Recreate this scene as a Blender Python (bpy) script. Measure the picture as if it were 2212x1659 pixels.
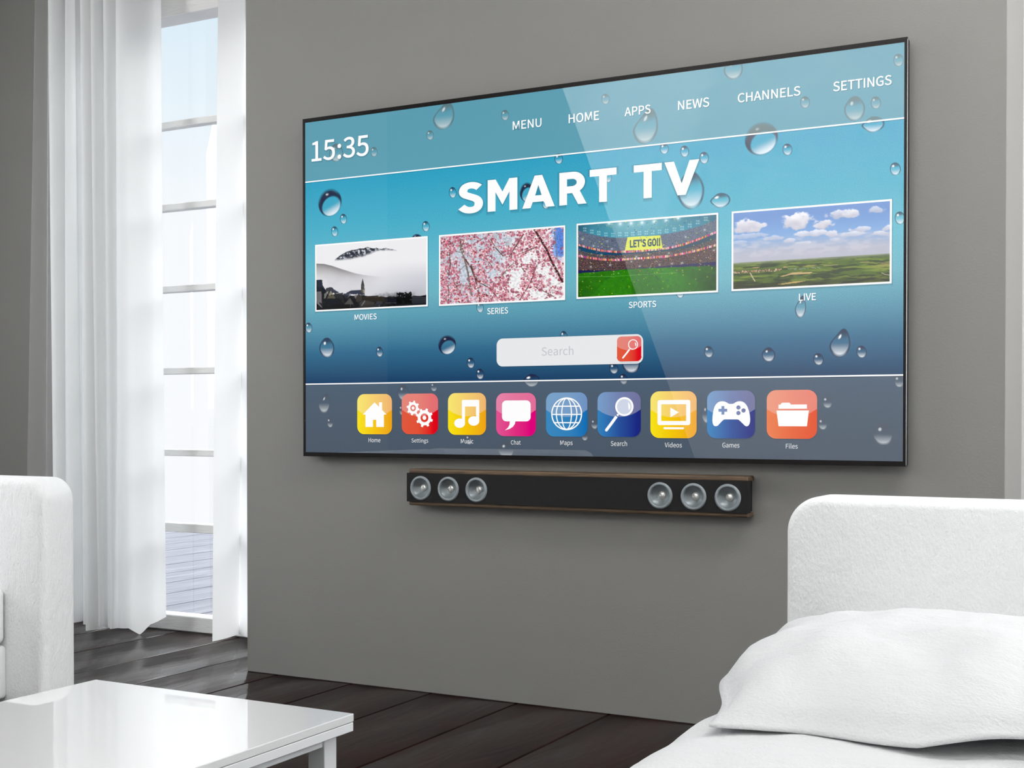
import bpy, bmesh, math, os, random
import numpy as np
from mathutils import Vector, Matrix

scene = bpy.context.scene
for o in list(bpy.data.objects):
    bpy.data.objects.remove(o)
COL = scene.collection
PI = math.pi

# ------------------------------------------------------------------ camera
F_PX, YAW, PITCH, PP_Y = 2818.788, 0.498345, -0.0135043, 941.143
CAM = Vector((0, 0, 0.95))
cam_data = bpy.data.cameras.new('camera')
cam_data.sensor_fit = 'HORIZONTAL'
cam_data.sensor_width = 36.0
cam_data.lens = 36.0 * F_PX / 2212
cam_data.shift_y = (PP_Y - 829.5) / 2212
cam_data.clip_start = 0.02
cam = bpy.data.objects.new('camera', cam_data)
cam.location = CAM
cam.rotation_euler = (PI / 2 + PITCH, 0, YAW)
COL.objects.link(cam)
scene.camera = cam

# ------------------------------------------------------------------ colour management
vs = scene.view_settings
vs.view_transform = 'Standard'
vs.look = 'None'
vs.gamma = 1
vs.exposure = 0.0
vs.use_curve_mapping = False
scene.cycles.max_bounces = 10
scene.cycles.diffuse_bounces = 5
scene.cycles.transparent_max_bounces = 16
scene.cycles.sample_clamp_indirect = 6

# ------------------------------------------------------------------ sky
world = bpy.data.worlds.new('sky')
scene.world = world
world.use_nodes = True
wn = world.node_tree
wn.nodes.clear()
w_out = wn.nodes.new('ShaderNodeOutputWorld')
w_bg = wn.nodes.new('ShaderNodeBackground')
w_ramp = wn.nodes.new('ShaderNodeValToRGB')
w_geo = wn.nodes.new('ShaderNodeTexCoord')
w_sep = wn.nodes.new('ShaderNodeSeparateXYZ')
wn.links.new(w_geo.outputs['Generated'], w_sep.inputs[0])
wn.links.new(w_sep.outputs['Z'], w_ramp.inputs[0])
wn.links.new(w_ramp.outputs[0], w_bg.inputs[0])
wn.links.new(w_bg.outputs[0], w_out.inputs[0])
cr = w_ramp.color_ramp
cr.elements[0].position = 0.0
cr.elements[0].color = (0.96, 0.98, 1.0, 1)
cr.elements[1].position = 0.95
cr.elements[1].color = (0.40, 0.62, 0.90, 1)
e = cr.elements.new(0.14); e.color = (0.95, 0.975, 1.0, 1)
e = cr.elements.new(0.30); e.color = (0.72, 0.87, 0.97, 1)
w_bg.inputs[1].default_value = 1.0

# ------------------------------------------------------------------ sun
sun_d = bpy.data.lights.new('sun', 'SUN')
sun_d.energy = 7.0
sun_d.angle = math.radians(70)
sun_d.color = (1.0, 0.985, 0.96)
sun = bpy.data.objects.new('sun', sun_d)
sun.rotation_euler = Vector((0.42, -0.45, -0.79)).to_track_quat('-Z', 'Y').to_euler()
sun.location = (-8, 9, 8)
COL.objects.link(sun)


def area(name, loc, target, sx, sy, power, color=(1, 1, 1)):
    d = bpy.data.lights.new(name, 'AREA')
    d.shape = 'RECTANGLE'; d.size = sx; d.size_y = sy
    d.energy = power; d.color = color
    o = bpy.data.objects.new(name, d)
    o.location = loc
    o.rotation_euler = (Vector(target) - Vector(loc)).to_track_quat('-Z', 'Y').to_euler()
    COL.objects.link(o)
    return o


# added fill lights: two at unseen side windows, two under the ceiling
area('television_wall_fill', (0.0, 2.45, 3.33), (-0.35, 3.82, 1.75), 2.4, 0.16, 56, (1.0, 0.99, 0.97))  # added fill, brightens the upper television wall
area('right_fill_light', (2.55, 3.5, 1.9), (0.0, 3.7, 1.7), 1.3, 2.0, 84, (0.98, 0.99, 1.0))  # added fill, brightens the partition end and the right side
area('left_fill_light', (-5.70, 1.80, 1.9), (-3.2, 2.5, 0.9), 1.4, 1.9, 62, (0.98, 0.99, 1.0))  # added fill, brightens the sofa and the left walls
area('glare_fill_light', (-2.2, -0.25, 3.34), (-2.2, -1.0, 2.75), 4.2, 0.22, 132, (1.0, 0.99, 0.97))  # added to light the white panel that the screen mirrors


# ------------------------------------------------------------------ helpers
def srgb(*c):
    if max(c) > 1.0:
        c = [v / 255.0 for v in c]
    return tuple((v / 12.92) if v <= 0.04045 else ((v + 0.055) / 1.055) ** 2.4 for v in c)


def lin(a):
    a = np.clip(a, 0, 1)
    return np.where(a <= 0.04045, a / 12.92, ((a + 0.055) / 1.055) ** 2.4)


def new_mat(name):
    m = bpy.data.materials.new(name)
    m.use_nodes = True
    nt = m.node_tree
    nt.nodes.clear()
    out = nt.nodes.new('ShaderNodeOutputMaterial')
    return m, nt, out


def principled(name, color, rough=0.6, spec=0.5, metal=0.0, coat=0.0, coat_rough=0.05, bump=None, coat_ior=1.5):
    m, nt, out = new_mat(name)
    b = nt.nodes.new('ShaderNodeBsdfPrincipled')
    b.inputs['Base Color'].default_value = (*color, 1)
    b.inputs['Roughness'].default_value = rough
    b.inputs['Specular IOR Level'].default_value = spec
    b.inputs['Metallic'].default_value = metal
    b.inputs['Coat Weight'].default_value = coat
    b.inputs['Coat Roughness'].default_value = coat_rough
    b.inputs['Coat IOR'].default_value = coat_ior
    nt.links.new(b.outputs[0], out.inputs[0])
    if bump:
        tc = nt.nodes.new('ShaderNodeTexCoord')
        prev = None
        for scale, strength, dist, stretch, detail in bump:
            mp = nt.nodes.new('ShaderNodeMapping')
            mp.inputs['Scale'].default_value = stretch
            nt.links.new(tc.outputs['Object'], mp.inputs[0])
            n = nt.nodes.new('ShaderNodeTexNoise')
            n.inputs['Scale'].default_value = scale
            n.inputs['Detail'].default_value = detail
            nt.links.new(mp.outputs[0], n.inputs['Vector'])
            bp = nt.nodes.new('ShaderNodeBump')
            bp.inputs['Strength'].default_value = strength
            bp.inputs['Distance'].default_value = dist
            nt.links.new(n.outputs[0], bp.inputs['Height'])
            if prev:
                nt.links.new(prev.outputs[0], bp.inputs['Normal'])
            prev = bp
        nt.links.new(prev.outputs[0], b.inputs['Normal'])
    return m


def emit_mat(name, color, alpha=1.0, strength=1.0):
    m, nt, out = new_mat(name)
    em = nt.nodes.new('ShaderNodeEmission')
    em.inputs[0].default_value = (*color, 1)
    em.inputs[1].default_value = strength
    if alpha >= 1:
        nt.links.new(em.outputs[0], out.inputs[0])
    else:
        tr = nt.nodes.new('ShaderNodeBsdfTransparent')
        mx = nt.nodes.new('ShaderNodeMixShader')
        mx.inputs[0].default_value = alpha
        nt.links.new(tr.outputs[0], mx.inputs[1])
        nt.links.new(em.outputs[0], mx.inputs[2])
        nt.links.new(mx.outputs[0], out.inputs[0])
    m.cycles.emission_sampling = 'NONE'
    return m


def emit_attr_mat(name, use_alpha):
    m, nt, out = new_mat(name)
    at = nt.nodes.new('ShaderNodeAttribute')
    at.attribute_name = 'tint'
    em = nt.nodes.new('ShaderNodeEmission')
    nt.links.new(at.outputs['Color'], em.inputs[0])
    if use_alpha:
        tr = nt.nodes.new('ShaderNodeBsdfTransparent')
        mx = nt.nodes.new('ShaderNodeMixShader')
        nt.links.new(at.outputs['Alpha'], mx.inputs[0])
        nt.links.new(tr.outputs[0], mx.inputs[1])
        nt.links.new(em.outputs[0], mx.inputs[2])
        nt.links.new(mx.outputs[0], out.inputs[0])
    else:
        nt.links.new(em.outputs[0], out.inputs[0])
    m.cycles.emission_sampling = 'NONE'
    return m


def thin_glass(name, ior, tint=(1, 1, 1), rough=0.0):
    m, nt, out = new_mat(name)
    fr = nt.nodes.new('ShaderNodeFresnel'); fr.inputs[0].default_value = ior
    tr = nt.nodes.new('ShaderNodeBsdfTransparent'); tr.inputs[0].default_value = (*tint, 1)
    gl = nt.nodes.new('ShaderNodeBsdfGlossy'); gl.inputs['Roughness'].default_value = rough
    mx = nt.nodes.new('ShaderNodeMixShader')
    # only the outer faces mirror, the way back out of the sheet is clear
    geo = nt.nodes.new('ShaderNodeNewGeometry')
    inv = nt.nodes.new('ShaderNodeMath'); inv.operation = 'SUBTRACT'; inv.inputs[0].default_value = 1.0
    mul = nt.nodes.new('ShaderNodeMath'); mul.operation = 'MULTIPLY'
    nt.links.new(geo.outputs['Backfacing'], inv.inputs[1])
    nt.links.new(fr.outputs[0], mul.inputs[0]); nt.links.new(inv.outputs[0], mul.inputs[1])
    nt.links.new(mul.outputs[0], mx.inputs[0])
    nt.links.new(tr.outputs[0], mx.inputs[1])
    nt.links.new(gl.outputs[0], mx.inputs[2])
    nt.links.new(mx.outputs[0], out.inputs[0])
    return m


def link(name, me, mat, parent=None):
    o = bpy.data.objects.new(name, me)
    COL.objects.link(o)
    if mat:
        me.materials.append(mat)
    if parent is not None:
        o.parent = parent
        # meshes are written in world coordinates: move them into the parent's frame
        off = Vector((0, 0, 0))
        p = parent
        while p is not None:
            off += p.location
            p = p.parent
        me.transform(Matrix.Translation(-off))
    return o


def tag(o, label, cat, group=None, kind=None):
    if label: o['label'] = label
    if cat: o['category'] = cat
    if group: o['group'] = group
    if kind: o['kind'] = kind
    return o


def struct(o, label=None):
    o['kind'] = 'structure'
    if label: o['label'] = label
    return o


def empty(name, loc):
    o = bpy.data.objects.new(name, None)
    o.empty_display_size = 0.1
    o.location = loc
    COL.objects.link(o)
    return o


def mesh_bm(bm, name, smooth=False):
    me = bpy.data.meshes.new(name)
    bm.normal_update()
    bm.to_mesh(me)
    bm.free()
    if smooth:
        for p in me.polygons:
            p.use_smooth = True
    return me


def box_bm(x0, x1, y0, y1, z0, z1, bevel=0.0, seg=2, bm=None):
    own = bm is None
    b = bmesh.new()
    bmesh.ops.create_cube(b, size=1)
    for v in b.verts:
        v.co = Vector((x0 + (v.co.x + .5) * (x1 - x0), y0 + (v.co.y + .5) * (y1 - y0), z0 + (v.co.z + .5) * (z1 - z0)))
    if bevel > 0:
        bmesh.ops.bevel(b, geom=list(b.edges), offset=bevel, segments=seg, affect='EDGES', profile=0.5, clamp_overlap=True)
    if own:
        return b
    me = bpy.data.meshes.new('tmp'); b.to_mesh(me); b.free()
    bm.from_mesh(me); bpy.data.meshes.remove(me)
    return bm


def box(name, x0, x1, y0, y1, z0, z1, mat, parent=None, bevel=0.0, seg=2, smooth=False):
    return link(name, mesh_bm(box_bm(x0, x1, y0, y1, z0, z1, bevel, seg), name, smooth), mat, parent)


def grid_mesh(name, P, colors=None, smooth=True, closed_u=False):
    """P: (rows, cols, 3) array of points."""
    r, c = P.shape[:2]
    idx = np.arange(r * c).reshape(r, c)
    if closed_u:
        idx = np.concatenate([idx, idx[:, :1]], 1)
    q = np.stack([idx[:-1, :-1], idx[:-1, 1:], idx[1:, 1:], idx[1:, :-1]], -1).reshape(-1, 4)
    me = bpy.data.meshes.new(name)
    me.vertices.add(r * c)
    me.vertices.foreach_set('co', P.reshape(-1).astype(np.float32))
    me.loops.add(q.size)
    me.loops.foreach_set('vertex_index', q.reshape(-1).astype(np.int32))
    me.polygons.add(len(q))
    me.polygons.foreach_set('loop_start', np.arange(0, q.size, 4).astype(np.int32))
    me.polygons.foreach_set('loop_total', np.full(len(q), 4, np.int32))
    if smooth:
        me.polygons.foreach_set('use_smooth', np.ones(len(q), bool))
    me.update(calc_edges=True)
    if colors is not None:
        a = me.color_attributes.new('tint', 'FLOAT_COLOR', 'POINT')
        cc = colors.reshape(-1, colors.shape[-1])
        if cc.shape[1] == 3:
            cc = np.concatenate([cc, np.ones((len(cc), 1))], 1)
        a.data.foreach_set('color', cc.reshape(-1).astype(np.float32))
    return me


def lathe_y(name, prof, cx, cz, y0, seg=40):
    """profile [(radius, y offset)] turned about an axis along y."""
    th = np.linspace(0, 2 * PI, seg, endpoint=False)
    P = np.zeros((len(prof), seg, 3))
    for i, (r, dy) in enumerate(prof):
        P[i, :, 0] = cx + r * np.cos(th)
        P[i, :, 1] = y0 + dy
        P[i, :, 2] = cz + r * np.sin(th)
    return grid_mesh(name, P, closed_u=True)


# ------------------------------------------------------------------ numpy value noise
def vnoise(h, w, fy, fx, seed, oct=4, gain=0.5):
    rng = np.random.RandomState(seed)
    out = np.zeros((h, w)); amp = 1; tot = 0
    for _ in range(oct):
        gy, gx = int(math.ceil(fy)) + 2, int(math.ceil(fx)) + 2
        g = rng.rand(gy, gx)
        ys = np.linspace(0, fy, h); xs = np.linspace(0, fx, w)
        iy = ys.astype(int); ix = xs.astype(int)
        ty = (ys - iy)[:, None]; tx = (xs - ix)[None]
        ty = ty * ty * (3 - 2 * ty); tx = tx * tx * (3 - 2 * tx)
        a = g[iy][:, ix]; b = g[iy][:, ix + 1]; c = g[iy + 1][:, ix]; d = g[iy + 1][:, ix + 1]
        out += amp * ((a * (1 - tx) + b * tx) * (1 - ty) + (c * (1 - tx) + d * tx) * ty)
        tot += amp; amp *= gain; fy *= 2; fx *= 2
    return out / tot


def sstep(a, b, x):
    t = np.clip((x - a) / (b - a), 0, 1)
    return t * t * (3 - 2 * t)


# ------------------------------------------------------------------ materials
M = {}
M['wall'] = principled('grey_painted_wall', (0.215, 0.210, 0.200), 0.62, 0.35,
                       bump=[(220, 0.10, 0.004, (1, 1, 1), 3)])
M['wall_dark'] = principled('charcoal_painted_wall', (0.03, 0.03, 0.031), 0.7, 0.3)
M['wall_white'] = principled('white_painted_wall', (0.86, 0.86, 0.85), 0.7)
M['ceiling'] = principled('white_ceiling', (0.85, 0.85, 0.84), 0.8)
M['fabric'] = principled('white_woven_fabric', (0.89, 0.90, 0.905), 0.85, 0.25,
                         bump=[(55, 0.30, 0.012, (1, 1, .55), 5), (230, 0.45, 0.005, (1, 1, .5), 3)])
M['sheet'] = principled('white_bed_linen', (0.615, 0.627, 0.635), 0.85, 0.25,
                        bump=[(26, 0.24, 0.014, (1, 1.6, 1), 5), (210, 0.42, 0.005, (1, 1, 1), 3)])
M['lacquer'] = principled('white_gloss_lacquer', (0.76, 0.765, 0.77), 0.25, 0.5, coat=1.0, coat_rough=0.01, coat_ior=1.65)
M['lacquer_satin'] = principled('white_satin_lacquer', (0.80, 0.82, 0.83), 0.35, 0.5)
M['frame_white'] = principled('white_painted_wood', (0.80, 0.80, 0.79), 0.55, 0.4,
                              bump=[(14, 0.35, 0.006, (1, 1, 9), 6)])
M['black'] = principled('black_gloss_plastic', (0.008, 0.0065, 0.0065), 0.30, 0.16)
M['black_satin'] = principled('black_satin_metal', (0.012, 0.012, 0.013), 0.4, 0.5)
M['chrome'] = principled('bright_metal_edge', (0.42, 0.43, 0.44), 0.3, metal=1.0)
M['bar_black'] = principled('black_speaker_cloth', (0.017, 0.0165, 0.017), 0.8, 0.15,
                            bump=[(600, 0.25, 0.002, (1, 1, 1), 2)])
M['silver'] = principled('grey_silver_metal', (0.235, 0.265, 0.285), 0.5, 0.4, metal=0.15)
M['cone'] = principled('brushed_cone_metal', (0.21, 0.235, 0.25), 0.38, 0.5, metal=0.45)
M['cap'] = principled('polished_dust_cap', (0.80, 0.80, 0.78), 0.22, metal=0.6)
M['rod'] = principled('curtain_rod_metal', (0.6, 0.6, 0.6), 0.3, metal=1.0)


def wood_mat(name, c1, c2, stretch, scale, rough, coat=0.0, bump=0.15, rough_var=0.0, spec=0.5):
    m, nt, out = new_mat(name)
    b = nt.nodes.new('ShaderNodeBsdfPrincipled')
    tc = nt.nodes.new('ShaderNodeTexCoord')
    oi = nt.nodes.new('ShaderNodeObjectInfo')
    mp = nt.nodes.new('ShaderNodeMapping'); mp.inputs['Scale'].default_value = stretch
    ad = nt.nodes.new('ShaderNodeVectorMath'); ad.operation = 'ADD'
    sc = nt.nodes.new('ShaderNodeVectorMath'); sc.operation = 'SCALE'
    cmb = nt.nodes.new('ShaderNodeCombineXYZ')
    for i in range(3):
        nt.links.new(oi.outputs['Random'], cmb.inputs[i])
    nt.links.new(cmb.outputs[0], sc.inputs[0]); sc.inputs['Scale'].default_value = 37.0
    nt.links.new(tc.outputs['Object'], ad.inputs[0]); nt.links.new(sc.outputs[0], ad.inputs[1])
    nt.links.new(ad.outputs[0], mp.inputs[0])
    n = nt.nodes.new('ShaderNodeTexNoise'); n.inputs['Scale'].default_value = scale
    n.inputs['Detail'].default_value = 8; n.inputs['Distortion'].default_value = 1.6
    nt.links.new(mp.outputs[0], n.inputs['Vector'])
    rp = nt.nodes.new('ShaderNodeValToRGB')
    rp.color_ramp.elements[0].position = 0.35; rp.color_ramp.elements[0].color = (*c1, 1)
    rp.color_ramp.elements[1].position = 0.68; rp.color_ramp.elements[1].color = (*c2, 1)
    nt.links.new(n.outputs[0], rp.inputs[0]); nt.links.new(rp.outputs[0], b.inputs['Base Color'])
    b.inputs['Specular IOR Level'].default_value = spec
    b.inputs['Roughness'].default_value = rough
    if rough_var:
        mr = nt.nodes.new('ShaderNodeMapRange')
        mr.inputs['From Min'].default_value = 0.3; mr.inputs['From Max'].default_value = 0.7
        mr.inputs['To Min'].default_value = rough - rough_var; mr.inputs['To Max'].default_value = rough + rough_var
        nt.links.new(n.outputs[0], mr.inputs[0]); nt.links.new(mr.outputs[0], b.inputs['Roughness'])
    b.inputs['Coat Weight'].default_value = coat
    bp = nt.nodes.new('ShaderNodeBump'); bp.inputs['Strength'].default_value = bump; bp.inputs['Distance'].default_value = 0.01
    nt.links.new(n.outputs[0], bp.inputs['Height']); nt.links.new(bp.outputs[0], b.inputs['Normal'])
    nt.links.new(b.outputs[0], out.inputs[0])
    return m


M['floor'] = wood_mat('dark_oiled_floorboards', (0.005, 0.0014, 0.0010), (0.020, 0.0062, 0.0042), (7, 1.0, 7), 2.0, 0.15, bump=0.16, rough_var=0.06, spec=0.055)
M['walnut'] = wood_mat('walnut_strip', (0.060, 0.034, 0.017), (0.150, 0.095, 0.050), (0.7, 8, 8), 5.0, 0.5, bump=0.05)
M['deck'] = wood_mat('pale_weathered_deck', (0.11, 0.115, 0.15), (0.19, 0.198, 0.23), (6, .7, 6), 2.0, 0.6, bump=0.15, spec=0.12)


def curtain_mat(name, color, trans, clear=0.0):
    m, nt, out = new_mat(name)
    df = nt.nodes.new('ShaderNodeBsdfDiffuse'); df.inputs[0].default_value = (*color, 1)
    tl = nt.nodes.new('ShaderNodeBsdfTranslucent'); tl.inputs[0].default_value = (*color, 1)
    tc = nt.nodes.new('ShaderNodeTexCoord')
    n = nt.nodes.new('ShaderNodeTexNoise'); n.inputs['Scale'].default_value = 150; n.inputs['Detail'].default_value = 3
    nt.links.new(tc.outputs['Object'], n.inputs['Vector'])
    bp = nt.nodes.new('ShaderNodeBump'); bp.inputs['Strength'].default_value = 0.12; bp.inputs['Distance'].default_value = 0.004
    nt.links.new(n.outputs[0], bp.inputs['Height'])
    nt.links.new(bp.outputs[0], df.inputs['Normal'])
    mx = nt.nodes.new('ShaderNodeMixShader'); mx.inputs[0].default_value = trans
    nt.links.new(df.outputs[0], mx.inputs[1]); nt.links.new(tl.outputs[0], mx.inputs[2])
    last = mx
    if clear > 0:
        tr = nt.nodes.new('ShaderNodeBsdfTransparent')
        m2 = nt.nodes.new('ShaderNodeMixShader'); m2.inputs[0].default_value = clear
        nt.links.new(mx.outputs[0], m2.inputs[1]); nt.links.new(tr.outputs[0], m2.inputs[2])
        last = m2
    nt.links.new(last.outputs[0], out.inputs[0])
    return m


M['curtain'] = curtain_mat('white_voile', (0.88, 0.89, 0.89), 0.42)
M['curtain_bright'] = curtain_mat('bright_white_voile', (0.95, 0.955, 0.955), 0.72)  # brighter copy of the voile, window glow put into the cloth
M['curtain_sheer'] = curtain_mat('sheer_white_net', (0.80, 0.80, 0.80), 0.45, 0.72)
M['pane'] = thin_glass('window_glass', 1.45)
M['screen_glass'] = thin_glass('screen_cover_glass', 1.72)

# ------------------------------------------------------------------ the room
Y_TV = 3.816          # front of the partition that carries the television
Y_WIN = 4.396         # window wall
XL, XR, YB, ZC = -5.75, 2.6, -1.0, 3.42

# floor: a base with separate boards lying on it
fl = struct(box('floor', XL, XR, YB, Y_WIN + .2, -0.06, -0.014, M['black_satin']), 'dark brown board floor')
x = -3.402 - 0.336 * 7
k = 0
random.seed(4)
bm = box_bm(-0.1672, 0.1672, 0, Y_WIN + .12 - YB, -0.014, 0.0, 0.0055, 3)
board_me = mesh_bm(bm, 'floorboard', True)
board_me.materials.append(M['floor'])
while x + 0.168 < XR:
    b = bpy.data.objects.new('floorboard', board_me)
    b.location = (x + 0.168, YB, 0)
    COL.objects.link(b)
    b.parent = fl
    x += 0.336
    k += 1

struct(box('ceiling', XL, XR, YB, Y_WIN + .2, ZC, ZC + .1, M['ceiling']), 'white ceiling above the room')
struct(box('wall_tv', -3.208, -0.525, Y_TV, Y_TV + 0.33, 0.0, ZC, M['wall'], bevel=0.002, seg=1), 'grey painted partition wall carrying the television')
wl_ = struct(box('wall_left', XL - .1, XL, YB, 1.08, 0, ZC, M['wall']), 'grey painted side wall on the left')
box('wall_section', XL - .1, XL, 2.62, Y_WIN + .2, 0, ZC, M['wall'], wl_)
box('sill_wall', XL - .1, XL, 1.08, 2.62, 0, .90, M['wall'], wl_)
box('lintel', XL - .1, XL, 1.08, 2.62, 2.90, ZC, M['wall'], wl_)
w3 = empty('added_window_left', (XL, 1.85, .90))  # window added around the left fill light
struct(w3, 'added unseen window in the left side wall')
for ya in (1.08, 1.82, 2.56):
    box('stile', XL - .08, XL - .02, ya, ya + .06, .90, 2.90, M['frame_white'], w3, .003, 1)
for za in (.90, 2.84):
    box('rail', XL - .08, XL - .02, 1.14, 2.56, za, za + .06, M['frame_white'], w3, .003, 1)
for ya in (1.14, 1.88):
    box('pane', XL - .052, XL - .048, ya, ya + .68, .96, 2.84, M['pane'], w3)
wr_ = struct(box('wall_right', XR, XR + .1, YB, 2.78, 0, ZC, M['wall_white']), 'white painted side wall on the right')
box('wall_section', XR, XR + .1, 4.22, Y_WIN + .2, 0, ZC, M['wall_white'], wr_)
box('sill_wall', XR, XR + .1, 2.78, 4.22, 0, .88, M['wall_white'], wr_)
box('lintel', XR, XR + .1, 2.78, 4.22, 2.92, ZC, M['wall_white'], wr_)
w2 = empty('added_window_right', (XR, 3.5, .88))  # window added around the right fill light
struct(w2, 'added unseen window in the right side wall')
for ya in (2.78, 3.47, 4.16):
    box('stile', XR + .02, XR + .08, ya, ya + .06, .88, 2.92, M['frame_white'], w2, .003, 1)
for za in (.88, 2.86):
    box('rail', XR + .02, XR + .08, 2.84, 4.16, za, za + .06, M['frame_white'], w2, .003, 1)
for ya in (2.84, 3.53):
    box('pane', XR + .048, XR + .052, ya, ya + .63, .94, 2.86, M['pane'], w2)
struct(box('wall_rear', XL, XR, YB - .1, YB, 0, ZC, M['wall_dark']), 'charcoal painted wall opposite the television')  # unseen wall, darkened to keep the screen reflection beside the glare low
# added white panel with a raking end, mirrored as glare in the screen
bm = bmesh.new()
pl = [(-4.240, ZC), (-3.178 + 0.245, 0.0), (XR, 0.0), (XR, ZC)]
fr = [bm.verts.new((a, YB + .03, c)) for a, c in pl]
bk = [bm.verts.new((a, YB, c)) for a, c in pl]
bm.faces.new(fr); bm.faces.new(list(reversed(bk)))
for i in range(4):
    bm.faces.new([fr[i], bk[i], bk[(i + 1) % 4], fr[(i + 1) % 4]])
bmesh.ops.recalc_face_normals(bm, faces=bm.faces)
struct(link('glare_panel', mesh_bm(bm, 'glare_panel'), M['wall_white']), 'added white panel mirrored as glare in the television')

# window wall with the opening
WX0, WX1, WZ1 = -4.80, -2.45, 2.735
ww = struct(box('wall_window', XL, WX0, Y_WIN, Y_WIN + .2, 0, ZC, M['wall']), 'grey wall beside the tall window')
box('wall_section', WX1, XR, Y_WIN, Y_WIN + .2, 0, ZC, M['wall_white'], ww)
box('lintel', WX0, WX1, Y_WIN, Y_WIN + .2, WZ1 + .10, ZC, M['wall'], ww)

# window_1: frame, glazing bars, panes
win = empty('window_1', (-3.6, Y_WIN, 0))
struct(win, 'tall white window with horizontal glazing bars')
box('window_head', WX0, WX1, Y_WIN - .01, Y_WIN + .11, WZ1, WZ1 + .11, M['frame_white'], win, .003, 1)
box('bottom_rail', WX0, WX1, Y_WIN, Y_WIN + .08, 0.0, 0.070, M['frame_white'], win, .004, 1)
for sx in (WX0, -3.60, WX1 - .06):
    box('stile', sx, sx + .06, Y_WIN + .005, Y_WIN + .085, 0.06, WZ1, M['frame_white'], win, .003, 1)
bars = [0.460, 0.795, 1.161, 1.528, 1.894, 2.262]
for z in bars:
    hh = .020 if z < .5 else .015
    box('glazing_bar', WX0 + .05, WX1 - .05, Y_WIN + .012, Y_WIN + .06, z - hh, z + hh, M['frame_white'], win, .003, 1)
zz = [0.07] + bars + [WZ1]
for xa, xb in ((WX0 + .06, -3.60), (-3.54, WX1 - .06)):
    for za, zb in zip(zz[:-1], zz[1:]):
        box('pane', xa, xb, Y_WIN + .034, Y_WIN + .038, za + .01, zb - .01, M['pane'], win)

# terrace outside
dk = struct(box('floor_terrace', -14, 2, Y_WIN + .2, 8.8, -0.2, -0.06, M['black_satin']), 'pale terrace boards outside the window')
bm = box_bm(-0.164, 0.164, 0, 8.8 - Y_WIN - .2, -0.06, -0.02, 0.003, 1)
deck_me = mesh_bm(bm, 'deck_board'); deck_me.materials.append(M['deck'])
for i in range(30):
    b = bpy.data.objects.new('deck_board', deck_me)
    b.location = (-12.0 + i * 0.336, Y_WIN + .2, 0); COL.objects.link(b); b.parent = dk

# ------------------------------------------------------------------ curtains


def curtain_sheet(name, path_fn, z0_fn, z1, mat, n=120, nz=40, parent=None):
    P = np.zeros((nz + 1, n + 1, 3))
    for i in range(n + 1):
        s = i / n
        zb = z0_fn(s)
        for j in range(nz + 1):
            t = j / nz
            z = zb + (z1 - zb) * t
            xx, yy = path_fn(s, z)
            P[j, i] = (xx, yy, z)
    return link(name, grid_mesh(name, P), mat, parent)


ZR = 3.0
cl = empty('curtain', (-4.40, 4.22, 0))
tag(cl, 'white pleated curtain hanging left of the bright window', 'curtain')


def left_path(s, z):
    # fold crests stand towards the room; the last panel lies flatter across the glass
    t = z / 2.8
    xs = -4.668 + 0.40 * s + 0.006 * math.sin(5 * s + 3 * t)
    ph = 2 * PI * (s * 4.6 + 0.05 * math.sin(6 * s + 2.0 * t))
    a = 0.046 + 0.010 * math.sin(9 * s + t)
    yy = 4.235 + a * math.cos(ph) + 0.012 * math.cos(2.3 * ph + 1.0 + 2 * t)
    xs += 0.012 * math.sin(ph * 2) - 0.012 * t * (s - .3)
    return xs, yy


curtain_sheet('pleated_cloth', left_path, lambda s: 0.03 + 0.004 * math.sin(20 * s), ZR, M['curtain'], 160, 40, cl)


def mid_path(s, z):
    t = z / 2.8
    xs = -4.395 + (0.165 + .01 * (1 - t)) * s
    yy = 4.165 + 0.028 * math.cos(2 * PI * s * 1.55 + 2.4 + .3 * t) + 0.05 * s
    return xs - 0.012 * t, yy


curtain_sheet('front_fold', mid_path, lambda s: 0.012 + 0.02 * s, ZR, M['curtain'], 60, 40, cl)


def edge_path(s, z):
    t = z / 2.8
    xs = -4.245 + (0.170 + 0.018 * (1 - t) ** 2) * s
    yy = 4.215 + 0.030 * math.cos(2 * PI * s * 0.9 + 2.6) + 0.085 * s * s
    return xs, yy


curtain_sheet('leading_edge', edge_path, lambda s: 0.01 + 0.09 * max(0.0, s - .45) - 0.03 * max(0, 1 - abs(s - .42) / .16) + .02, ZR, M['curtain'], 70, 40, cl)

sh = empty('sheer_curtain', (-4.9, 4.3, 0))
tag(sh, 'sheer net curtain over the grey wall, left of the pleated curtain', 'curtain')


def sheer_path(s, z):
    t = z / 2.8
    return -4.715 - (0.135 + 0.09 * (1 - t)) * s, 4.29 + 0.02 * math.cos(2 * PI * 1.6 * s + .6)


curtain_sheet('net_cloth', sheer_path, lambda s: 0.03, ZR, M['curtain_sheer'], 50, 20, sh)

crr = empty('curtain', (-3.70, 4.25, 0))
tag(crr, 'blown white curtain hanging between the window and the television wall', 'curtain')


def right_path(s, z):
    t = min(1.0, z / 2.7)
    # runs from the room towards the window, then folds back behind the partition
    ax = -3.693 - 0.030 * (t ** 0.7) * 0 + 0.042 * t ** 1.1
    if s < 0.6:
        u = s / .6
        return ax - 0.030 * u + 0.010 * math.sin(PI * u) + 0.03 * u * t * 0, 4.172 + 0.205 * u
    u = (s - .6) / .4
    return ax - 0.030 + 0.24 * u, 4.377 - 0.05 * math.sin(PI * u) - 0.02 * u


curtain_sheet('cloth', right_path, lambda s: 0.018, ZR, M['curtain_bright'], 80, 40, crr)

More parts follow.
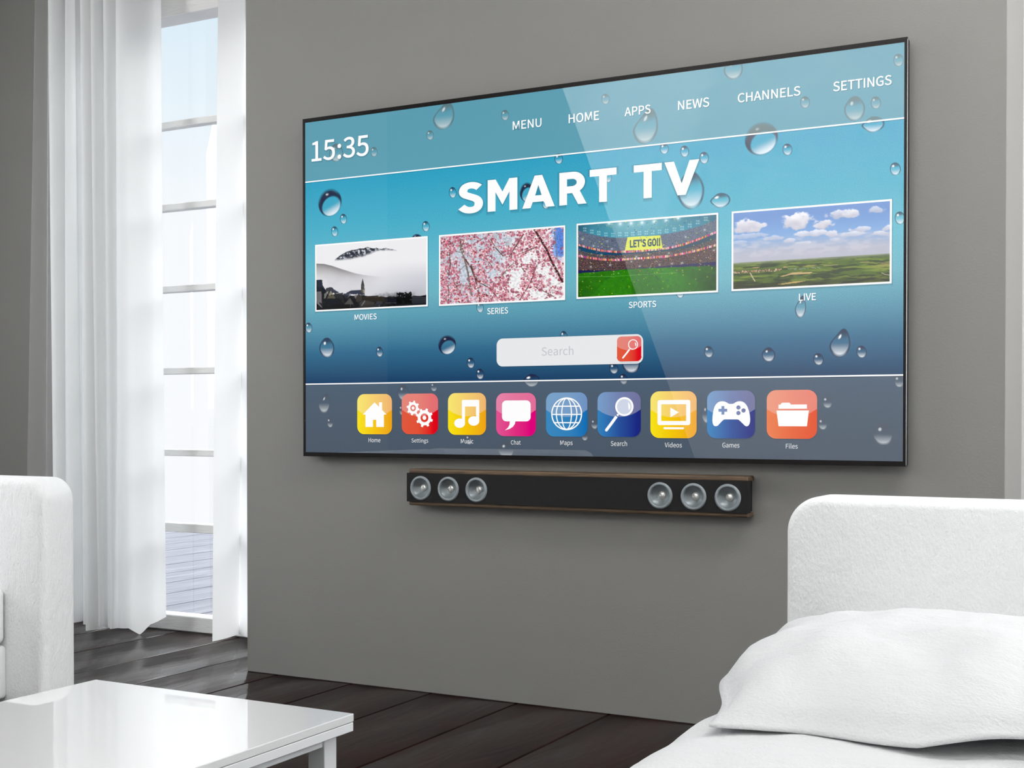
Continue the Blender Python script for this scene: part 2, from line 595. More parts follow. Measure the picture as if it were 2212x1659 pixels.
rod = empty('curtain_rod', (-4.0, 4.22, 3.03))
tag(rod, 'metal curtain rod above the window, out of frame', 'curtain rod')
bm = bmesh.new()
bmesh.ops.create_cone(bm, cap_ends=True, segments=16, radius1=.014, radius2=.014, depth=2.9,
                      matrix=Matrix.Translation((-3.85, 4.23, 3.02)) @ Matrix.Rotation(PI / 2, 4, 'Y'))
link('pole', mesh_bm(bm, 'pole', True), M['rod'], rod)
for xx in (-5.28, -2.42):
    bm = bmesh.new()
    bmesh.ops.create_uvsphere(bm, u_segments=16, v_segments=10, radius=.028, matrix=Matrix.Translation((xx, 4.23, 3.02)))
    link('finial', mesh_bm(bm, 'finial', True), M['rod'], rod)
    box('bracket', xx - .012 + (.1 if xx < -4 else -.1), xx + .012 + (.1 if xx < -4 else -.1), 4.23, Y_WIN, 3.0, 3.03, M['rod'], rod, .003, 1)

# bodies made up for the two added fill lights under the ceiling
rw = empty('added_fixture', (0.0, 2.40, 3.4))
tag(rw, 'added unseen housing of the television wall fill light', 'ceiling lamp')
box('housing', -1.25, 1.25, 2.33, 2.38, 3.22, ZC, M['lacquer_satin'], rw, .004, 1)
wl = empty('added_fixture', (-2.2, -.15, 3.4))
tag(wl, 'added unseen housing of the rear wall fill light', 'ceiling lamp')
box('housing', -4.35, -.05, -.13, -.08, 3.22, ZC, M['lacquer_satin'], wl, .004, 1)

# ------------------------------------------------------------------ coffee table
TX0, TX1, TY0, TY1, TZ = -2.003, -1.365, 0.86, 1.915, 0.42
tb = empty('coffee_table', ((TX0 + TX1) / 2, (TY0 + TY1) / 2, 0))
tag(tb, 'low white glossy coffee table with square legs on the dark floor', 'table')
box('table_top', TX0, TX1, TY0, TY1, TZ - .0145, TZ, M['lacquer'], tb, .0012, 2)
box('lower_top', TX0 + .0005, TX1 - .0005, TY0 + .0005, TY1 - .0005, TZ - .0315, TZ - .0155, M['lacquer_satin'], tb, .001, 1)
LW = .036; IN = .022
for lx in (TX0 + IN, TX1 - IN - LW):
    for ly in (TY0 + IN, TY1 - IN - LW):
        box('leg', lx, lx + LW, ly, ly + LW, 0, TZ - .0315, M['lacquer_satin'], tb, .0012, 1)
for lx in (TX0 + IN + .004, TX1 - IN - .022):
    box('side_rail', lx, lx + .018, TY0 + IN + LW, TY1 - IN - LW, TZ - .0315 - .020, TZ - .0315, M['lacquer_satin'], tb, .001, 1)
for ly in (TY0 + IN + .004, TY1 - IN - .022):
    box('end_rail', TX0 + IN + LW, TX1 - IN - LW, ly, ly + .018, TZ - .0315 - .020, TZ - .0315, M['lacquer_satin'], tb, .001, 1)


# ------------------------------------------------------------------ soft furniture
def rounded_panel(name, x0, x1, y0, y1, z0, z1, r, e, mat, parent, round_left=True, round_right=True, bulge=0.0):
    """upright upholstered panel: outline in xz with big top corner radii r, edges rounded by e."""
    pts = []
    n = 14
    if round_right:
        for i in range(n + 1):
            a = i / n * PI / 2
            pts.append((x1 - r + r * math.cos(a), z1 - r + r * math.sin(a)))
    else:
        pts.append((x1, z1))
    if round_left:
        for i in range(n + 1):
            a = PI / 2 + i / n * PI / 2
            pts.append((x0 + r + r * math.cos(a), z1 - r + r * math.sin(a)))
    else:
        pts.append((x0, z1))
    # sides subdivided
    m = 10
    for i in range(1, m + 1):
        pts.append((x0, z1 - r + (z0 - (z1 - r)) * i / m))
    for i in range(1, m):
        pts.append((x0 + (x1 - x0) * i / m, z0))
    for i in range(m):
        pts.append((x1, z0 + (z1 - r - z0) * i / m))
    pts = np.array(pts)
    cen = np.array([(x0 + x1) / 2, (z0 + z1) / 2])
    # inward normals by offsetting towards the centre box
    nxt = np.roll(pts, -1, 0); prv = np.roll(pts, 1, 0)
    tan = nxt - prv; tan /= (np.linalg.norm(tan, axis=1)[:, None] + 1e-9)
    nrm = np.stack([tan[:, 1], -tan[:, 0]], 1)
    rings = []
    k = 6
    prof = []
    for i in range(k + 1):
        a = PI / 2 * (1 - i / k)
        prof.append((-e + e * math.cos(a), y0 + e - e * math.sin(a)))
    prof2 = [(o, y0 + y1 - yy) for o, yy in reversed(prof)]
    rows = []
    for fct in (0.0, 0.35, 0.7, 0.9):
        q = cen + (pts - nrm * e - cen) * fct
        b = bulge * (1 - fct ** 2)
        rows.append(np.stack([q[:, 0], np.full(len(q), y0 - b), q[:, 1]], 1))
    for o, yy in prof + prof2:
        q = pts + nrm * o
        rows.append(np.stack([q[:, 0], np.full(len(q), yy), q[:, 1]], 1))
    for fct in (0.9, 0.7, 0.35, 0.0):
        q = cen + (pts - nrm * e - cen) * fct
        b = bulge * (1 - fct ** 2)
        rows.append(np.stack([q[:, 0], np.full(len(q), y1 + b), q[:, 1]], 1))
    P = np.array(rows)
    me = grid_mesh(name, P, closed_u=True)
    bmx = bmesh.new(); bmx.from_mesh(me)
    bmesh.ops.remove_doubles(bmx, verts=bmx.verts, dist=1e-5)
    bmesh.ops.recalc_face_normals(bmx, faces=bmx.faces)
    bmx.to_mesh(me); bmx.free()
    for p in me.polygons:
        p.use_smooth = True
    return link(name, me, mat, parent)


# sofa on the left: it runs towards the camera, its far arm faces it
sf = empty('sofa', (-3.6, 1.85, 0))
tag(sf, 'white upholstered sofa with rounded arm at the left edge, before the curtain', 'sofa')
SX0, SX1 = -4.20, -3.112
rounded_panel('arm', SX0, SX1, 2.768, 2.902, 0.05, 0.768, 0.075, 0.028, M['fabric'], sf)
rounded_panel('arm', SX0, SX1, 0.80, 0.934, 0.05, 0.768, 0.075, 0.028, M['fabric'], sf)
box('backrest', SX0, SX0 + .20, 0.934, 2.768, 0.09, 0.766, M['fabric'], sf, .05, 5, True)
box('base', SX0 + .10, -3.272, 0.93, 2.772, 0.088, 0.252, M['fabric'], sf, .014, 4, True)
for a, b in ((0.936, 1.85), (1.852, 2.766)):
    box('seat_cushion', SX0 + .19, -3.268, a, b, 0.256, 0.432, M['fabric'], sf, .024, 5, True)
    box('back_cushion', SX0 + .19, SX0 + .36, a + .01, b - .01, 0.432, 0.74, M['fabric'], sf, .05, 5, True)
for lx in (SX0 + .05, SX1 - .12):
    for ly in (0.84, 2.81):
        box('foot', lx, lx + .05, ly, ly + .05, 0, .052, M['black_satin'], sf, .004, 1)

# bed on the right
bd = empty('bed', (0.05, 1.8, 0))
tag(bd, 'white upholstered bed with a rounded headboard in front of the television wall', 'bed')
BX0, BX1 = -0.832, 0.93
rounded_panel('headboard', BX0, BX1, 2.772, 2.90, 0.05, 0.781, 0.078, 0.020, M['fabric'], bd)
box('bed_base', BX0 + .14, BX1 - .14, 0.62, 2.77, 0.06, 0.30, M['fabric'], bd, .02, 3, True)
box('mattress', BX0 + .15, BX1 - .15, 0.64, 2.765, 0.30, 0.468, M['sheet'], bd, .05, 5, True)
for lx in (BX0 + .18, BX1 - .24):
    for ly in (0.68, 2.6):
        box('foot', lx, lx + .06, ly, ly + .06, 0, .062, M['black_satin'], bd, .004, 1)


# duvet: a quilted cloth lying over the mattress, its edge rolling down the side
def duvet():
    ny, ns = 110, 120
    yv = np.linspace(0.56, 2.755, ny)
    hw = (BX1 - BX0) / 2 - .085
    cx = (BX0 + BX1) / 2
    R = .105; drop = .17
    flat = hw - R
    L = flat + R * PI / 2 + drop
    s = np.linspace(-L, L, ns)
    P = np.zeros((ny, ns, 3))
    nz = vnoise(ny, ns, 7, 9, 5, 3)
    nz2 = vnoise(ny, ns, 18, 22, 8, 3)
    for j, sv in enumerate(s):
        a = abs(sv); sg = 1 if sv >= 0 else -1
        if a < flat:
            xx, zz_, nx, nzv = a, 0.0, 0, 1
        elif a < flat + R * PI / 2:
            t = (a - flat) / R
            xx, zz_, nx, nzv = flat + R * math.sin(t), -R + R * math.cos(t), math.sin(t), math.cos(t)
        else:
            xx, zz_, nx, nzv = hw, -R - (a - flat - R * PI / 2), 1, 0
        d = 0.020 * (nz[:, j] - .5) + 0.010 * (nz2[:, j] - .5)
        foot = 0.10 * sstep(.22, 0.0, (yv - .56)) ** 2
        P[:, j, 0] = cx + sg * (xx + nx * d)
        P[:, j, 1] = yv
        P[:, j, 2] = 0.497 + zz_ + nzv * d - foot
    me = grid_mesh('duvet', P)
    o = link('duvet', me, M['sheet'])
    md = o.modifiers.new('thick', 'SOLIDIFY'); md.thickness = .018; md.offset = -1
    return o


tag(duvet(), 'white bed cover spread over the mattress below the pillow', 'bed cover')


# pillow with a loose hem
def pillow():
    FL, FR, BL, BR = np.array([-.668, 1.752]), np.array([.13, 1.895]), np.array([-.800, 2.66]), np.array([.13, 2.735])
    n = 90
    u = np.linspace(-1, 1, n); v = np.linspace(-1, 1, n)
    U, V = np.meshgrid(u, v)           # V=-1 front (near camera), V=+1 back
    Uc = U * (1 - .06 * np.abs(V) ** 5); Vc = V * (1 - .06 * np.abs(U) ** 5)
    a = (Uc + 1) / 2; b = (Vc + 1) / 2
    X = (FL[0] * (1 - a) + FR[0] * a) * (1 - b) + (BL[0] * (1 - a) + BR[0] * a) * b
    Y = (FL[1] * (1 - a) + FR[1] * a) * (1 - b) + (BL[1] * (1 - a) + BR[1] * a) * b
    # pinch sides
    X += 0.018 * np.sin(6 * V) * np.exp(-((U + 1) / .3) ** 2)
    Y += 0.014 * np.sin(8 * U + .6) * np.exp(-((V + 1) / .25) ** 2)
    puff = np.clip(1 - np.abs(U) ** 5.0, 0, 1) ** 0.62 * np.clip(1 - np.abs(V) ** 2.6, 0, 1) ** 0.85
    hem = sstep(1.0, .90, np.abs(U)) * sstep(1.0, .90, np.abs(V))
    wr = vnoise(n, n, 5, 7, 21, 4) - .5
    # creases that fan out from the front hem
    cre = np.sin(11 * U + 3 * vnoise(n, n, 3, 4, 3, 2) * 3) * np.exp(-((V + .55) / .35) ** 2)
    zbase = 0.512
    top = zbase + 0.098 * puff * hem ** .5 + 0.034 * wr * puff + 0.0105 * cre * puff ** .4
    lift = 0.016 * np.clip(np.sin(5.2 * U + 1.1), -0.1, 1) * np.exp(-((V + 1) / .18) ** 2) * sstep(-1, -.3, U)
    top = top + lift
    Z1 = top
    Z0 = np.minimum(zbase - 0.004 + lift * .9, top - .004)
    bm = bmesh.new()
    def add(Z):
        return [[bm.verts.new((X[i, j], Y[i, j], Z[i, j])) for j in range(n)] for i in range(n)]
    A = add(Z1); B = add(Z0)
    for i in range(n - 1):
        for j in range(n - 1):
            bm.faces.new((A[i][j], A[i][j + 1], A[i + 1][j + 1], A[i + 1][j]))
            bm.faces.new((B[i][j], B[i + 1][j], B[i + 1][j + 1], B[i][j + 1]))
    for i in range(n - 1):
        bm.faces.new((A[i][0], A[i + 1][0], B[i + 1][0], B[i][0]))
        bm.faces.new((A[i][n - 1], B[i][n - 1], B[i + 1][n - 1], A[i + 1][n - 1]))
        bm.faces.new((A[0][i], B[0][i], B[0][i + 1], A[0][i + 1]))
        bm.faces.new((A[n - 1][i], A[n - 1][i + 1], B[n - 1][i + 1], B[n - 1][i]))
    bmesh.ops.recalc_face_normals(bm, faces=bm.faces)
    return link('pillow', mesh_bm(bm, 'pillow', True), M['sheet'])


tag(pillow(), 'creased white pillow lying on the bed against the headboard', 'pillow')

# ------------------------------------------------------------------ soundbar
sb = empty('soundbar', (-1.84, Y_TV, 0.652))
tag(sb, 'black soundbar with walnut strips and six silver speakers under the television', 'soundbar')
AX0, AX1, AZ0, AZ1 = -2.448, -1.238, 0.652, 0.776
box('cabinet', AX0 + .01, AX1 - .01, 3.772, Y_TV, AZ0 + .006, AZ1 - .006, M['bar_black'], sb, .002, 1)
for za, zb in ((AZ1 - .0165, AZ1), (AZ0, AZ0 + .0165)):
    box('walnut_strip', AX0 + .002, AX1 - .003, 3.754, Y_TV - .002, za, zb, M['walnut'], sb, .005, 3)
SBF = 3.746
spk = [(908.6, 1054.4), (968.3, 1056.4), (1028.7, 1058.4), (1425.5, 1070.5), (1498, 1073), (1572, 1075.2)]


# pixel of the photograph -> point on the plane y = Y (used for things that lie on that plane)
_fw = Vector((-math.sin(YAW) * math.cos(PITCH), math.cos(YAW) * math.cos(PITCH), math.sin(PITCH)))
_rt = Vector((math.cos(YAW), math.sin(YAW), 0))
_up = _rt.cross(_fw)


def on_plane(px, py, Y):
    d = _fw + _rt * ((px - 1106) / F_PX) - _up * ((py - PP_Y) / F_PX)
    p = CAM + d * (Y / d.y)
    return p.x, p.z


# front panel with six round openings
spk_c = [on_plane(a, b, SBF) for a, b in spk]
RS = .0418


def flat_mesh(name, groups, to_world, y, thick=0.0):
    """groups: lists of closed polygons filled by the even-odd rule; all joined into one mesh in an xz plane."""
    bm = bmesh.new()
    for g in groups:
        cu = bpy.data.curves.new('tmp', 'CURVE')
        cu.dimensions = '2D'; cu.fill_mode = 'BOTH'
        for poly in g:
            sp = cu.splines.new('POLY')
            sp.points.add(len(poly) - 1)
            for i, p in enumerate(poly):
                wx, wz = to_world(*p)
                sp.points[i].co = (wx * 10, wz * 10, 0, 1)
            sp.use_cyclic_u = True
        ob = bpy.data.objects.new('tmp', cu)
        me = bpy.data.meshes.new_from_object(ob)
        bm.from_mesh(me)
        bpy.data.objects.remove(ob); bpy.data.curves.remove(cu); bpy.data.meshes.remove(me)
    for v in bm.verts:
        v.co = Vector((v.co.x / 10, y, v.co.y / 10))
    if thick:
        bmesh.ops.remove_doubles(bm, verts=bm.verts, dist=1e-6)
        r = bmesh.ops.extrude_face_region(bm, geom=list(bm.faces))
        bmesh.ops.translate(bm, vec=(0, thick, 0), verts=[q for q in r['geom'] if isinstance(q, bmesh.types.BMVert)])
        bmesh.ops.recalc_face_normals(bm, faces=bm.faces)
    return mesh_bm(bm, name)


def circ(cx, cy, rx, ry=None, n=48):
    ry = rx if ry is None else ry
    return [(cx + rx * math.cos(2 * PI * i / n), cy + ry * math.sin(2 * PI * i / n)) for i in range(n)]


rectp = [(AX0, AZ0 + .0135), (AX1, AZ0 + .0135), (AX1, AZ1 - .0135), (AX0, AZ1 - .0135)]
link('front_panel', flat_mesh('front_panel', [[rectp] + [circ(a, b, RS * .88) for a, b in spk_c]], lambda a, b: (a, b), SBF, .026), M['bar_black'], sb)
for a, b in spk_c:
    sp_root = link('speaker', lathe_y('speaker', [(RS * .78, .008), (RS * .775, -.001), (RS * .79, -.0038), (RS * .83, -.0048), (RS * .90, -.0046), (RS * .96, -.0030), (RS, .0005), (RS * .99, .003)], a, b, SBF, 48), M['silver'], sb)
    link('cone', lathe_y('cone', [(RS * .79, .003), (RS * .70, .008), (RS * .55, .0125), (RS * .40, .0165), (RS * .25, .0195), (RS * .1, .021), (0.0001, .021)], a, b, SBF, 48), M['cone'], sp_root)
    link('dust_cap', lathe_y('dust_cap', [(RS * .31, .0188), (RS * .29, .0165), (RS * .24, .0148), (RS * .15, .0136), (RS * .07, .0131), (.0001, .0130)], a, b, SBF, 32), M['cap'], sp_root)

# ------------------------------------------------------------------ television
TV_X0, TV_X1, TV_Z0, TV_Z1 = -2.902, -0.783, 0.813, 2.021
SC_X0, SC_X1, SC_Z0, SC_Z1 = -2.893, -0.7913, 0.8277, 2.0073
YS = 3.7660            # picture surface
LAY = 0.00012          # stacking step of the picture's layers
tv = empty('television', ((TV_X0 + TV_X1) / 2, Y_TV, TV_Z0))
tag(tv, 'large flat television on the grey wall showing a blue menu screen', 'television')
box('back_box', TV_X0 + .35, TV_X1 - .35, 3.79, Y_TV, TV_Z0 + .12, TV_Z1 - .3, M['black_satin'], tv, .004, 1)
bz = link('bezel', flat_mesh('bezel', [[[(TV_X0, TV_Z0), (TV_X1, TV_Z0), (TV_X1, TV_Z1), (TV_X0, TV_Z1)],
                                      [(SC_X0, SC_Z0), (SC_X1, SC_Z0), (SC_X1, SC_Z1), (SC_X0, SC_Z1)]]], lambda a, b: (a, b), YS - .0032, .012), M['black'], tv)
box('casing', TV_X0 + .001, TV_X1 - .001, YS + .004, 3.800, TV_Z0 + .001, TV_Z1 - .001, M['black_satin'], tv, .002, 1)
box('edge_trim', TV_X1 - .0010, TV_X1 + .0005, YS - .002, YS + .004, TV_Z0 + .004, TV_Z1 - .004, M['chrome'], tv, .0004, 1)


def S(px, py):
    return on_plane(px, py, YS)


def rect_mesh(name, x0, x1, z0, z1, y):
    P = np.array([[[x0, y, z0], [x1, y, z0]], [[x0, y, z1], [x1, y, z1]]], float)
    return grid_mesh(name, P, smooth=False)


# picture background: vertical blue gradient with fine grain
m, nt, out = new_mat('screen_backdrop')
em = nt.nodes.new('ShaderNodeEmission')
tc = nt.nodes.new('ShaderNodeTexCoord')
sp = nt.nodes.new('ShaderNodeSeparateXYZ')
nt.links.new(tc.outputs['Generated'], sp.inputs[0])
rp = nt.nodes.new('ShaderNodeValToRGB')
nt.links.new(sp.outputs['Z'], rp.inputs[0])
stops = [(0.0, (18, 42, 78)), (0.14, (26, 58, 94)), (0.215, (30, 70, 108)), (0.30, (52, 110, 146)), (0.385, (92, 156, 180)), (0.46, (112, 184, 202)),
         (0.55, (106, 192, 212)), (0.68, (76, 180, 208)), (0.83, (46, 164, 200)), (1.0, (44, 160, 196))]
el = rp.color_ramp.elements
el[0].position, el[0].color = stops[0][0], (*srgb(*stops[0][1]), 1)
el[1].position, el[1].color = stops[-1][0], (*srgb(*stops[-1][1]), 1)
for p, c in stops[1:-1]:
    q = el.new(p); q.color = (*srgb(*c), 1)
ns = nt.nodes.new('ShaderNodeTexNoise'); ns.inputs['Scale'].default_value = 420; ns.inputs['Detail'].default_value = 2
nt.links.new(tc.outputs['Object'], ns.inputs['Vector'])
mr = nt.nodes.new('ShaderNodeMapRange')
mr.inputs['From Min'].default_value = .25; mr.inputs['From Max'].default_value = .75
mr.inputs['To Min'].default_value = .80; mr.inputs['To Max'].default_value = 1.18
nt.links.new(ns.outputs[0], mr.inputs[0])
nt.links.new(rp.outputs[0], em.inputs[0]); nt.links.new(mr.outputs[0], em.inputs[1])
nt.links.new(em.outputs[0], out.inputs[0])
m.cycles.emission_sampling = 'NONE'
scr = box('screen', SC_X0 - .002, SC_X1 + .002, YS, YS + .003, SC_Z0 - .002, SC_Z1 + .002, m, tv)

W_TEXT = emit_mat('screen_white', (1.06, 1.06, 1.06))
W_DIM = emit_mat('screen_caption_white', (0.80, 0.81, 0.82))
GREY_TEXT = emit_mat('screen_grey_text', srgb(200, 202, 205))
SHADOW = emit_mat('screen_text_shade', (0.01, 0.03, 0.05), 0.22)
SHADOW_SOFT = emit_mat('screen_soft_shade', (0.01, 0.03, 0.05), 0.13)
FIELD = emit_mat('screen_field', srgb(238, 240, 242))
GLOSS = emit_mat('icon_upper_tint', (1, 1, 1), 0.17)
LENS = emit_mat('icon_lens', srgb(213, 221, 238))
DROP = emit_attr_mat('printed_water_drop', True)
PIC = emit_attr_mat('screen_picture', False)
TOPBAR = emit_mat('menu_bar_tint', (0.245, 0.375, 0.35), 0.42)
LOWBAR = emit_mat('icon_bar_tint', (0.175, 0.215, 0.235), 0.42)

# ---- water drops printed on the wallpaper
DARK = np.array(srgb(34, 34, 66)); WHITE = np.array((0.93, 0.97, 1.0))


def drop(px, py, w, h, kind):
    x0, z0 = S(px - w / 2, py); x1, _ = S(px + w / 2, py)
    _, za = S(px, py - h / 2); _, zb = S(px, py + h / 2)
    rx = (x1 - x0) / 2; rz = (za - zb) / 2; cx = (x0 + x1) / 2; cz = (za + zb) / 2
    na, nr = (44, 24) if w > 24 else (28, 16)
    th = np.linspace(0, 2 * PI, na, endpoint=False)
    rr = np.concatenate([np.linspace(0, .97, nr), [1.0, 1.05]])
    R, T = np.meshgrid(rr, th, indexing='ij')
    A = R * np.cos(T); B = R * np.sin(T)
    inside = 1 - sstep(.97, 1.03, R)
    if kind in ('big',):
        d_in = np.sqrt(((A - .10) * .95 + (B + .22) * .25) ** 2 / .79 ** 2 + ((B + .26) * .95 - (A - .1) * .30) ** 2 / .68 ** 2)
        D = sstep(.90, 1.08, d_in) * .97
        D *= 1 - .75 * sstep(.2, .95, (A * .5 - B * .8)) * sstep(.8, 1.0, R)
        D *= 1 - .55 * sstep(.80, .97, R) * sstep(.1, .7, B - A * .35)
        Wt = .85 * sstep(.15, .85, -B * .85 + A * .35) * sstep(1.02, .90, d_in)
        hl = np.exp(-(((A + .25) / .075) ** 2 + ((B - .62) / .062) ** 2))
    else:
        d_in = np.sqrt(((A - .0) / .90) ** 2 + ((B + .02) / .86) ** 2)
        D = sstep(.90, 1.02, d_in) * .75
        D = np.maximum(D, .85 * sstep(.05, .80, B - .12 * np.abs(A)))
        D *= 1 - .80 * np.exp(-((A - .15) / .30) ** 2) * sstep(.3, .8, -B)
        Wt = .55 * sstep(-.1, .8, -B) * sstep(1.0, .88, d_in) + .30 * sstep(.5, .9, -B) * (1 - sstep(.9, 1, R))
        Wt = np.clip(Wt, 0, .8)
        hl = 1.4 * np.exp(-(((A + .36) / .19) ** 2 + ((B - .48) / .17) ** 2) ** 1.6)
        if kind in ('tear', 'egg'):
            hl = 1.4 * np.exp(-(((A + .28) / .14) ** 2 + ((B - .45) / .14) ** 2) ** 1.6)
    Wt = np.clip(np.maximum(Wt, hl * 1.1), 0, 1)
    al = 1 - (1 - D) * (1 - Wt)
    col = (DARK * (D * (1 - Wt))[..., None] + WHITE * Wt[..., None]) / np.maximum(al, 1e-4)[..., None]
    al = al * inside
    SX, SZ = A.copy(), B.copy()
    if kind == 'tear':
        SX = A * (1 - .40 * sstep(-.3, 1.0, B)) + .38 * sstep(-.3, 1, B)
    elif kind == 'egg':
        SX = A * (1 - .16 * sstep(0, 1, B))
        SX += .08 * sstep(0, 1, -B)
    elif kind == 'blob':
        SZ = B * (1 - .38 * sstep(.1, 1.0, -A)); SX = A
    elif kind == 'small':
        SX = A + .10 * B * -1
    X = cx + rx * SX; Z = cz + rz * SZ
    X = np.clip(X, SC_X0, SC_X1); Z = np.clip(Z, SC_Z0, SC_Z1)
    P = np.stack([X, np.full_like(X, YS - LAY * 2), Z], -1)
    return link('water_drop', grid_mesh('water_drop', P, np.concatenate([col, al[..., None]], -1), closed_u=True), DROP, tv)


drops = [
    (958, 250, 47, 60, 'tear'), (929, 292, 16, 21, 's'), (1091, 249, 17, 23, 's'), (726, 330, 30, 40, 'egg'), (808, 328, 15, 21, 's'),
    (1308, 214, 18, 23, 's'), (1394, 273, 55, 76, 'tear'), (1584, 149, 41, 46, 'egg'), (1739, 221, 21, 26, 's'), (1846, 235, 45, 54, 'egg'),
    (1892, 222, 22, 27, 's'), (1941, 130, 22, 28, 's'), (1645, 300, 71, 71, 'big'), (1886, 269, 49, 34, 'blob'),
    (713, 438, 50, 60, 'big'), (742, 473, 15, 22, 's'), (723, 500, 15, 22, 's'), (978, 416, 16, 24, 's'), (1138, 415, 30, 42, 'big'),
    (1179, 440, 17, 23, 's'), (920, 489, 16, 23, 's'), (900, 518, 24, 26, 'big'), (1207, 343, 18, 23, 's'),
    (1435, 321, 19, 24, 's'), (1479, 327, 19, 25, 's'), (1521, 341, 20, 26, 's'), (1314, 383, 15, 23, 's'),
    (1492, 411, 58, 82, 'egg'), (1556, 433, 43, 32, 'blob'), (1701, 323, 21, 26, 's'), (1934, 365, 23, 28, 's'), (1944, 471, 22, 28, 's'),
    (1469, 632, 18, 24, 's'), (1037, 664, 16, 23, 's'), (1729, 663, 24, 48, 'tear'), (667, 708, 15, 22, 's'), (706, 751, 32, 43, 'egg'),
    (820, 760, 15, 22, 's'), (966, 745, 38, 42, 'big'), (1017, 784, 17, 23, 's'), (1037, 808, 17, 23, 's'), (1218, 727, 16, 24, 's'),
    (1326, 796, 19, 23, 's'), (1363, 784, 39, 44, 'egg'), (1347, 819, 18, 23, 's'), (1148, 822, 36, 28, 'blob'),
    (1531, 760, 20, 25, 's'), (1660, 766, 29, 31, 'egg'), (1768, 776, 22, 26, 's'), (1814, 741, 46, 61, 'tear'), (1861, 760, 22, 27, 's'),
    (700, 871, 27, 43, 'tear'), (713, 913, 14, 21, 's'), (871, 848, 26, 35, 'egg'), (937, 836, 15, 19, 's'), (1093, 972, 37, 36, 'egg'),
    (1013, 950, 16, 21, 's'), (868, 886, 13, 22, 's'), (1284, 916, 16, 22, 's'), (1263, 942, 15, 20, 's'), (1526, 894, 22, 42, 'egg'),
    (1787, 869, 22, 26, 's'), (1777, 916, 21, 25, 's'), (1907, 938, 47, 47, 'egg'), (1942, 824, 22, 26, 's'),
]
for d in drops:
    drop(d[0], d[1], d[2], d[3], 'small' if d[4] == 's' else d[4])

# ---- translucent bars and dividing lines
ZT = S(1306, 324.4)[1]; ZL = S(1306, 820)[1]
link('menu_bar', rect_mesh('menu_bar', SC_X0, SC_X1, ZT, SC_Z1, YS - LAY * 3), TOPBAR, tv)
link('icon_bar', rect_mesh('icon_bar', SC_X0, SC_X1, SC_Z0, ZL, YS - LAY * 3), LOWBAR, tv)
for z in (ZT, ZL):
    ln = link('divider_line', rect_mesh('divider_line', SC_X0, SC_X1, z - .0021, z + .0021, YS - LAY * 5), W_TEXT, tv)
    link('line_shade', rect_mesh('line_shade', SC_X0, SC_X1, z - .0052, z - .0015, YS - LAY * 4), SHADOW, ln)

# ---- lettering
FONT = None
try:
    _fp = os.path.join(bpy.utils.system_resource('DATAFILES', path='fonts'), 'Noto Sans CJK Regular.woff2')
    if os.path.exists(_fp):
        FONT = bpy.data.fonts.load(_fp)
except Exception:
    FONT = None


def text_mesh(name, txt, lb, rt, y, offset=0.0, dx=0.0, dz=0.0, shear=0.0, grow=0.0):
    cu = bpy.data.curves.new('tmp', 'FONT')
    cu.body = txt
    if FONT: cu.font = FONT
    cu.resolution_u = 6
    ob = bpy.data.objects.new('tmp', cu)
    me0 = bpy.data.meshes.new_from_object(ob)
    co = np.array([v.co[:] for v in me0.vertices])
    mn, mx = co.min(0), co.max(0)
    bpy.data.meshes.remove(me0)
    cu.offset = offset
    me = bpy.data.meshes.new_from_object(ob)
    bpy.data.objects.remove(ob); bpy.data.curves.remove(cu)
    me.name = name
    me.materials.clear()
    x0, z0 = lb; x1, z1 = rt
    for v in me.vertices:
        a = (v.co.x - mn[0]) / (mx[0] - mn[0]); b = (v.co.y - mn[1]) / (mx[1] - mn[1])
        v.co = Vector((x0 + a * (x1 - x0) + dx + shear * (b * (z1 - z0)), y, z0 + b * (z1 - z0) + dz))
    return me


def label_text(name, txt, lb, rt, parent, mat=W_TEXT, weight=0.0, layer=8, shade=0.0028):
    a = S(*lb); b = S(*rt)
    o = link(name, text_mesh(name, txt, a, b, YS - LAY * layer, weight), mat, parent)
    if shade:
        link('text_shade', text_mesh('text_shade', txt, a, b, YS - LAY * (layer - 1), weight + .008, shade * .6, -shade * .75), SHADOW, o)
    return o


label_text('clock_text', '15:35', (674, 349.5), (796, 291), tv, weight=.004, shade=.004)
for t, lb, rt in (('MENU', (1108, 280.9), (1169.8, 255.2)), ('HOME', (1228.9, 266.6), (1294, 239.2)), ('APPS', (1349.7, 251.4), (1405.4, 225.8)),
                  ('NEWS', (1465.1, 238), (1532, 210.2)), ('CHANNELS', (1594.2, 222.0), (1728.8, 185.8)), ('SETTINGS', (1800.4, 197.8), (1925.9, 161.8))):
    label_text('menu_text', t, lb, rt, tv, weight=.004)

# bold title letters, drawn in unit boxes (x right, y up)


def arc(cx, cy, rx, ry, a0, a1, n=20):
    return [(cx + rx * math.cos(math.radians(a0 + (a1 - a0) * i / n)), cy + ry * math.sin(math.radians(a0 + (a1 - a0) * i / n))) for i in range(n + 1)]


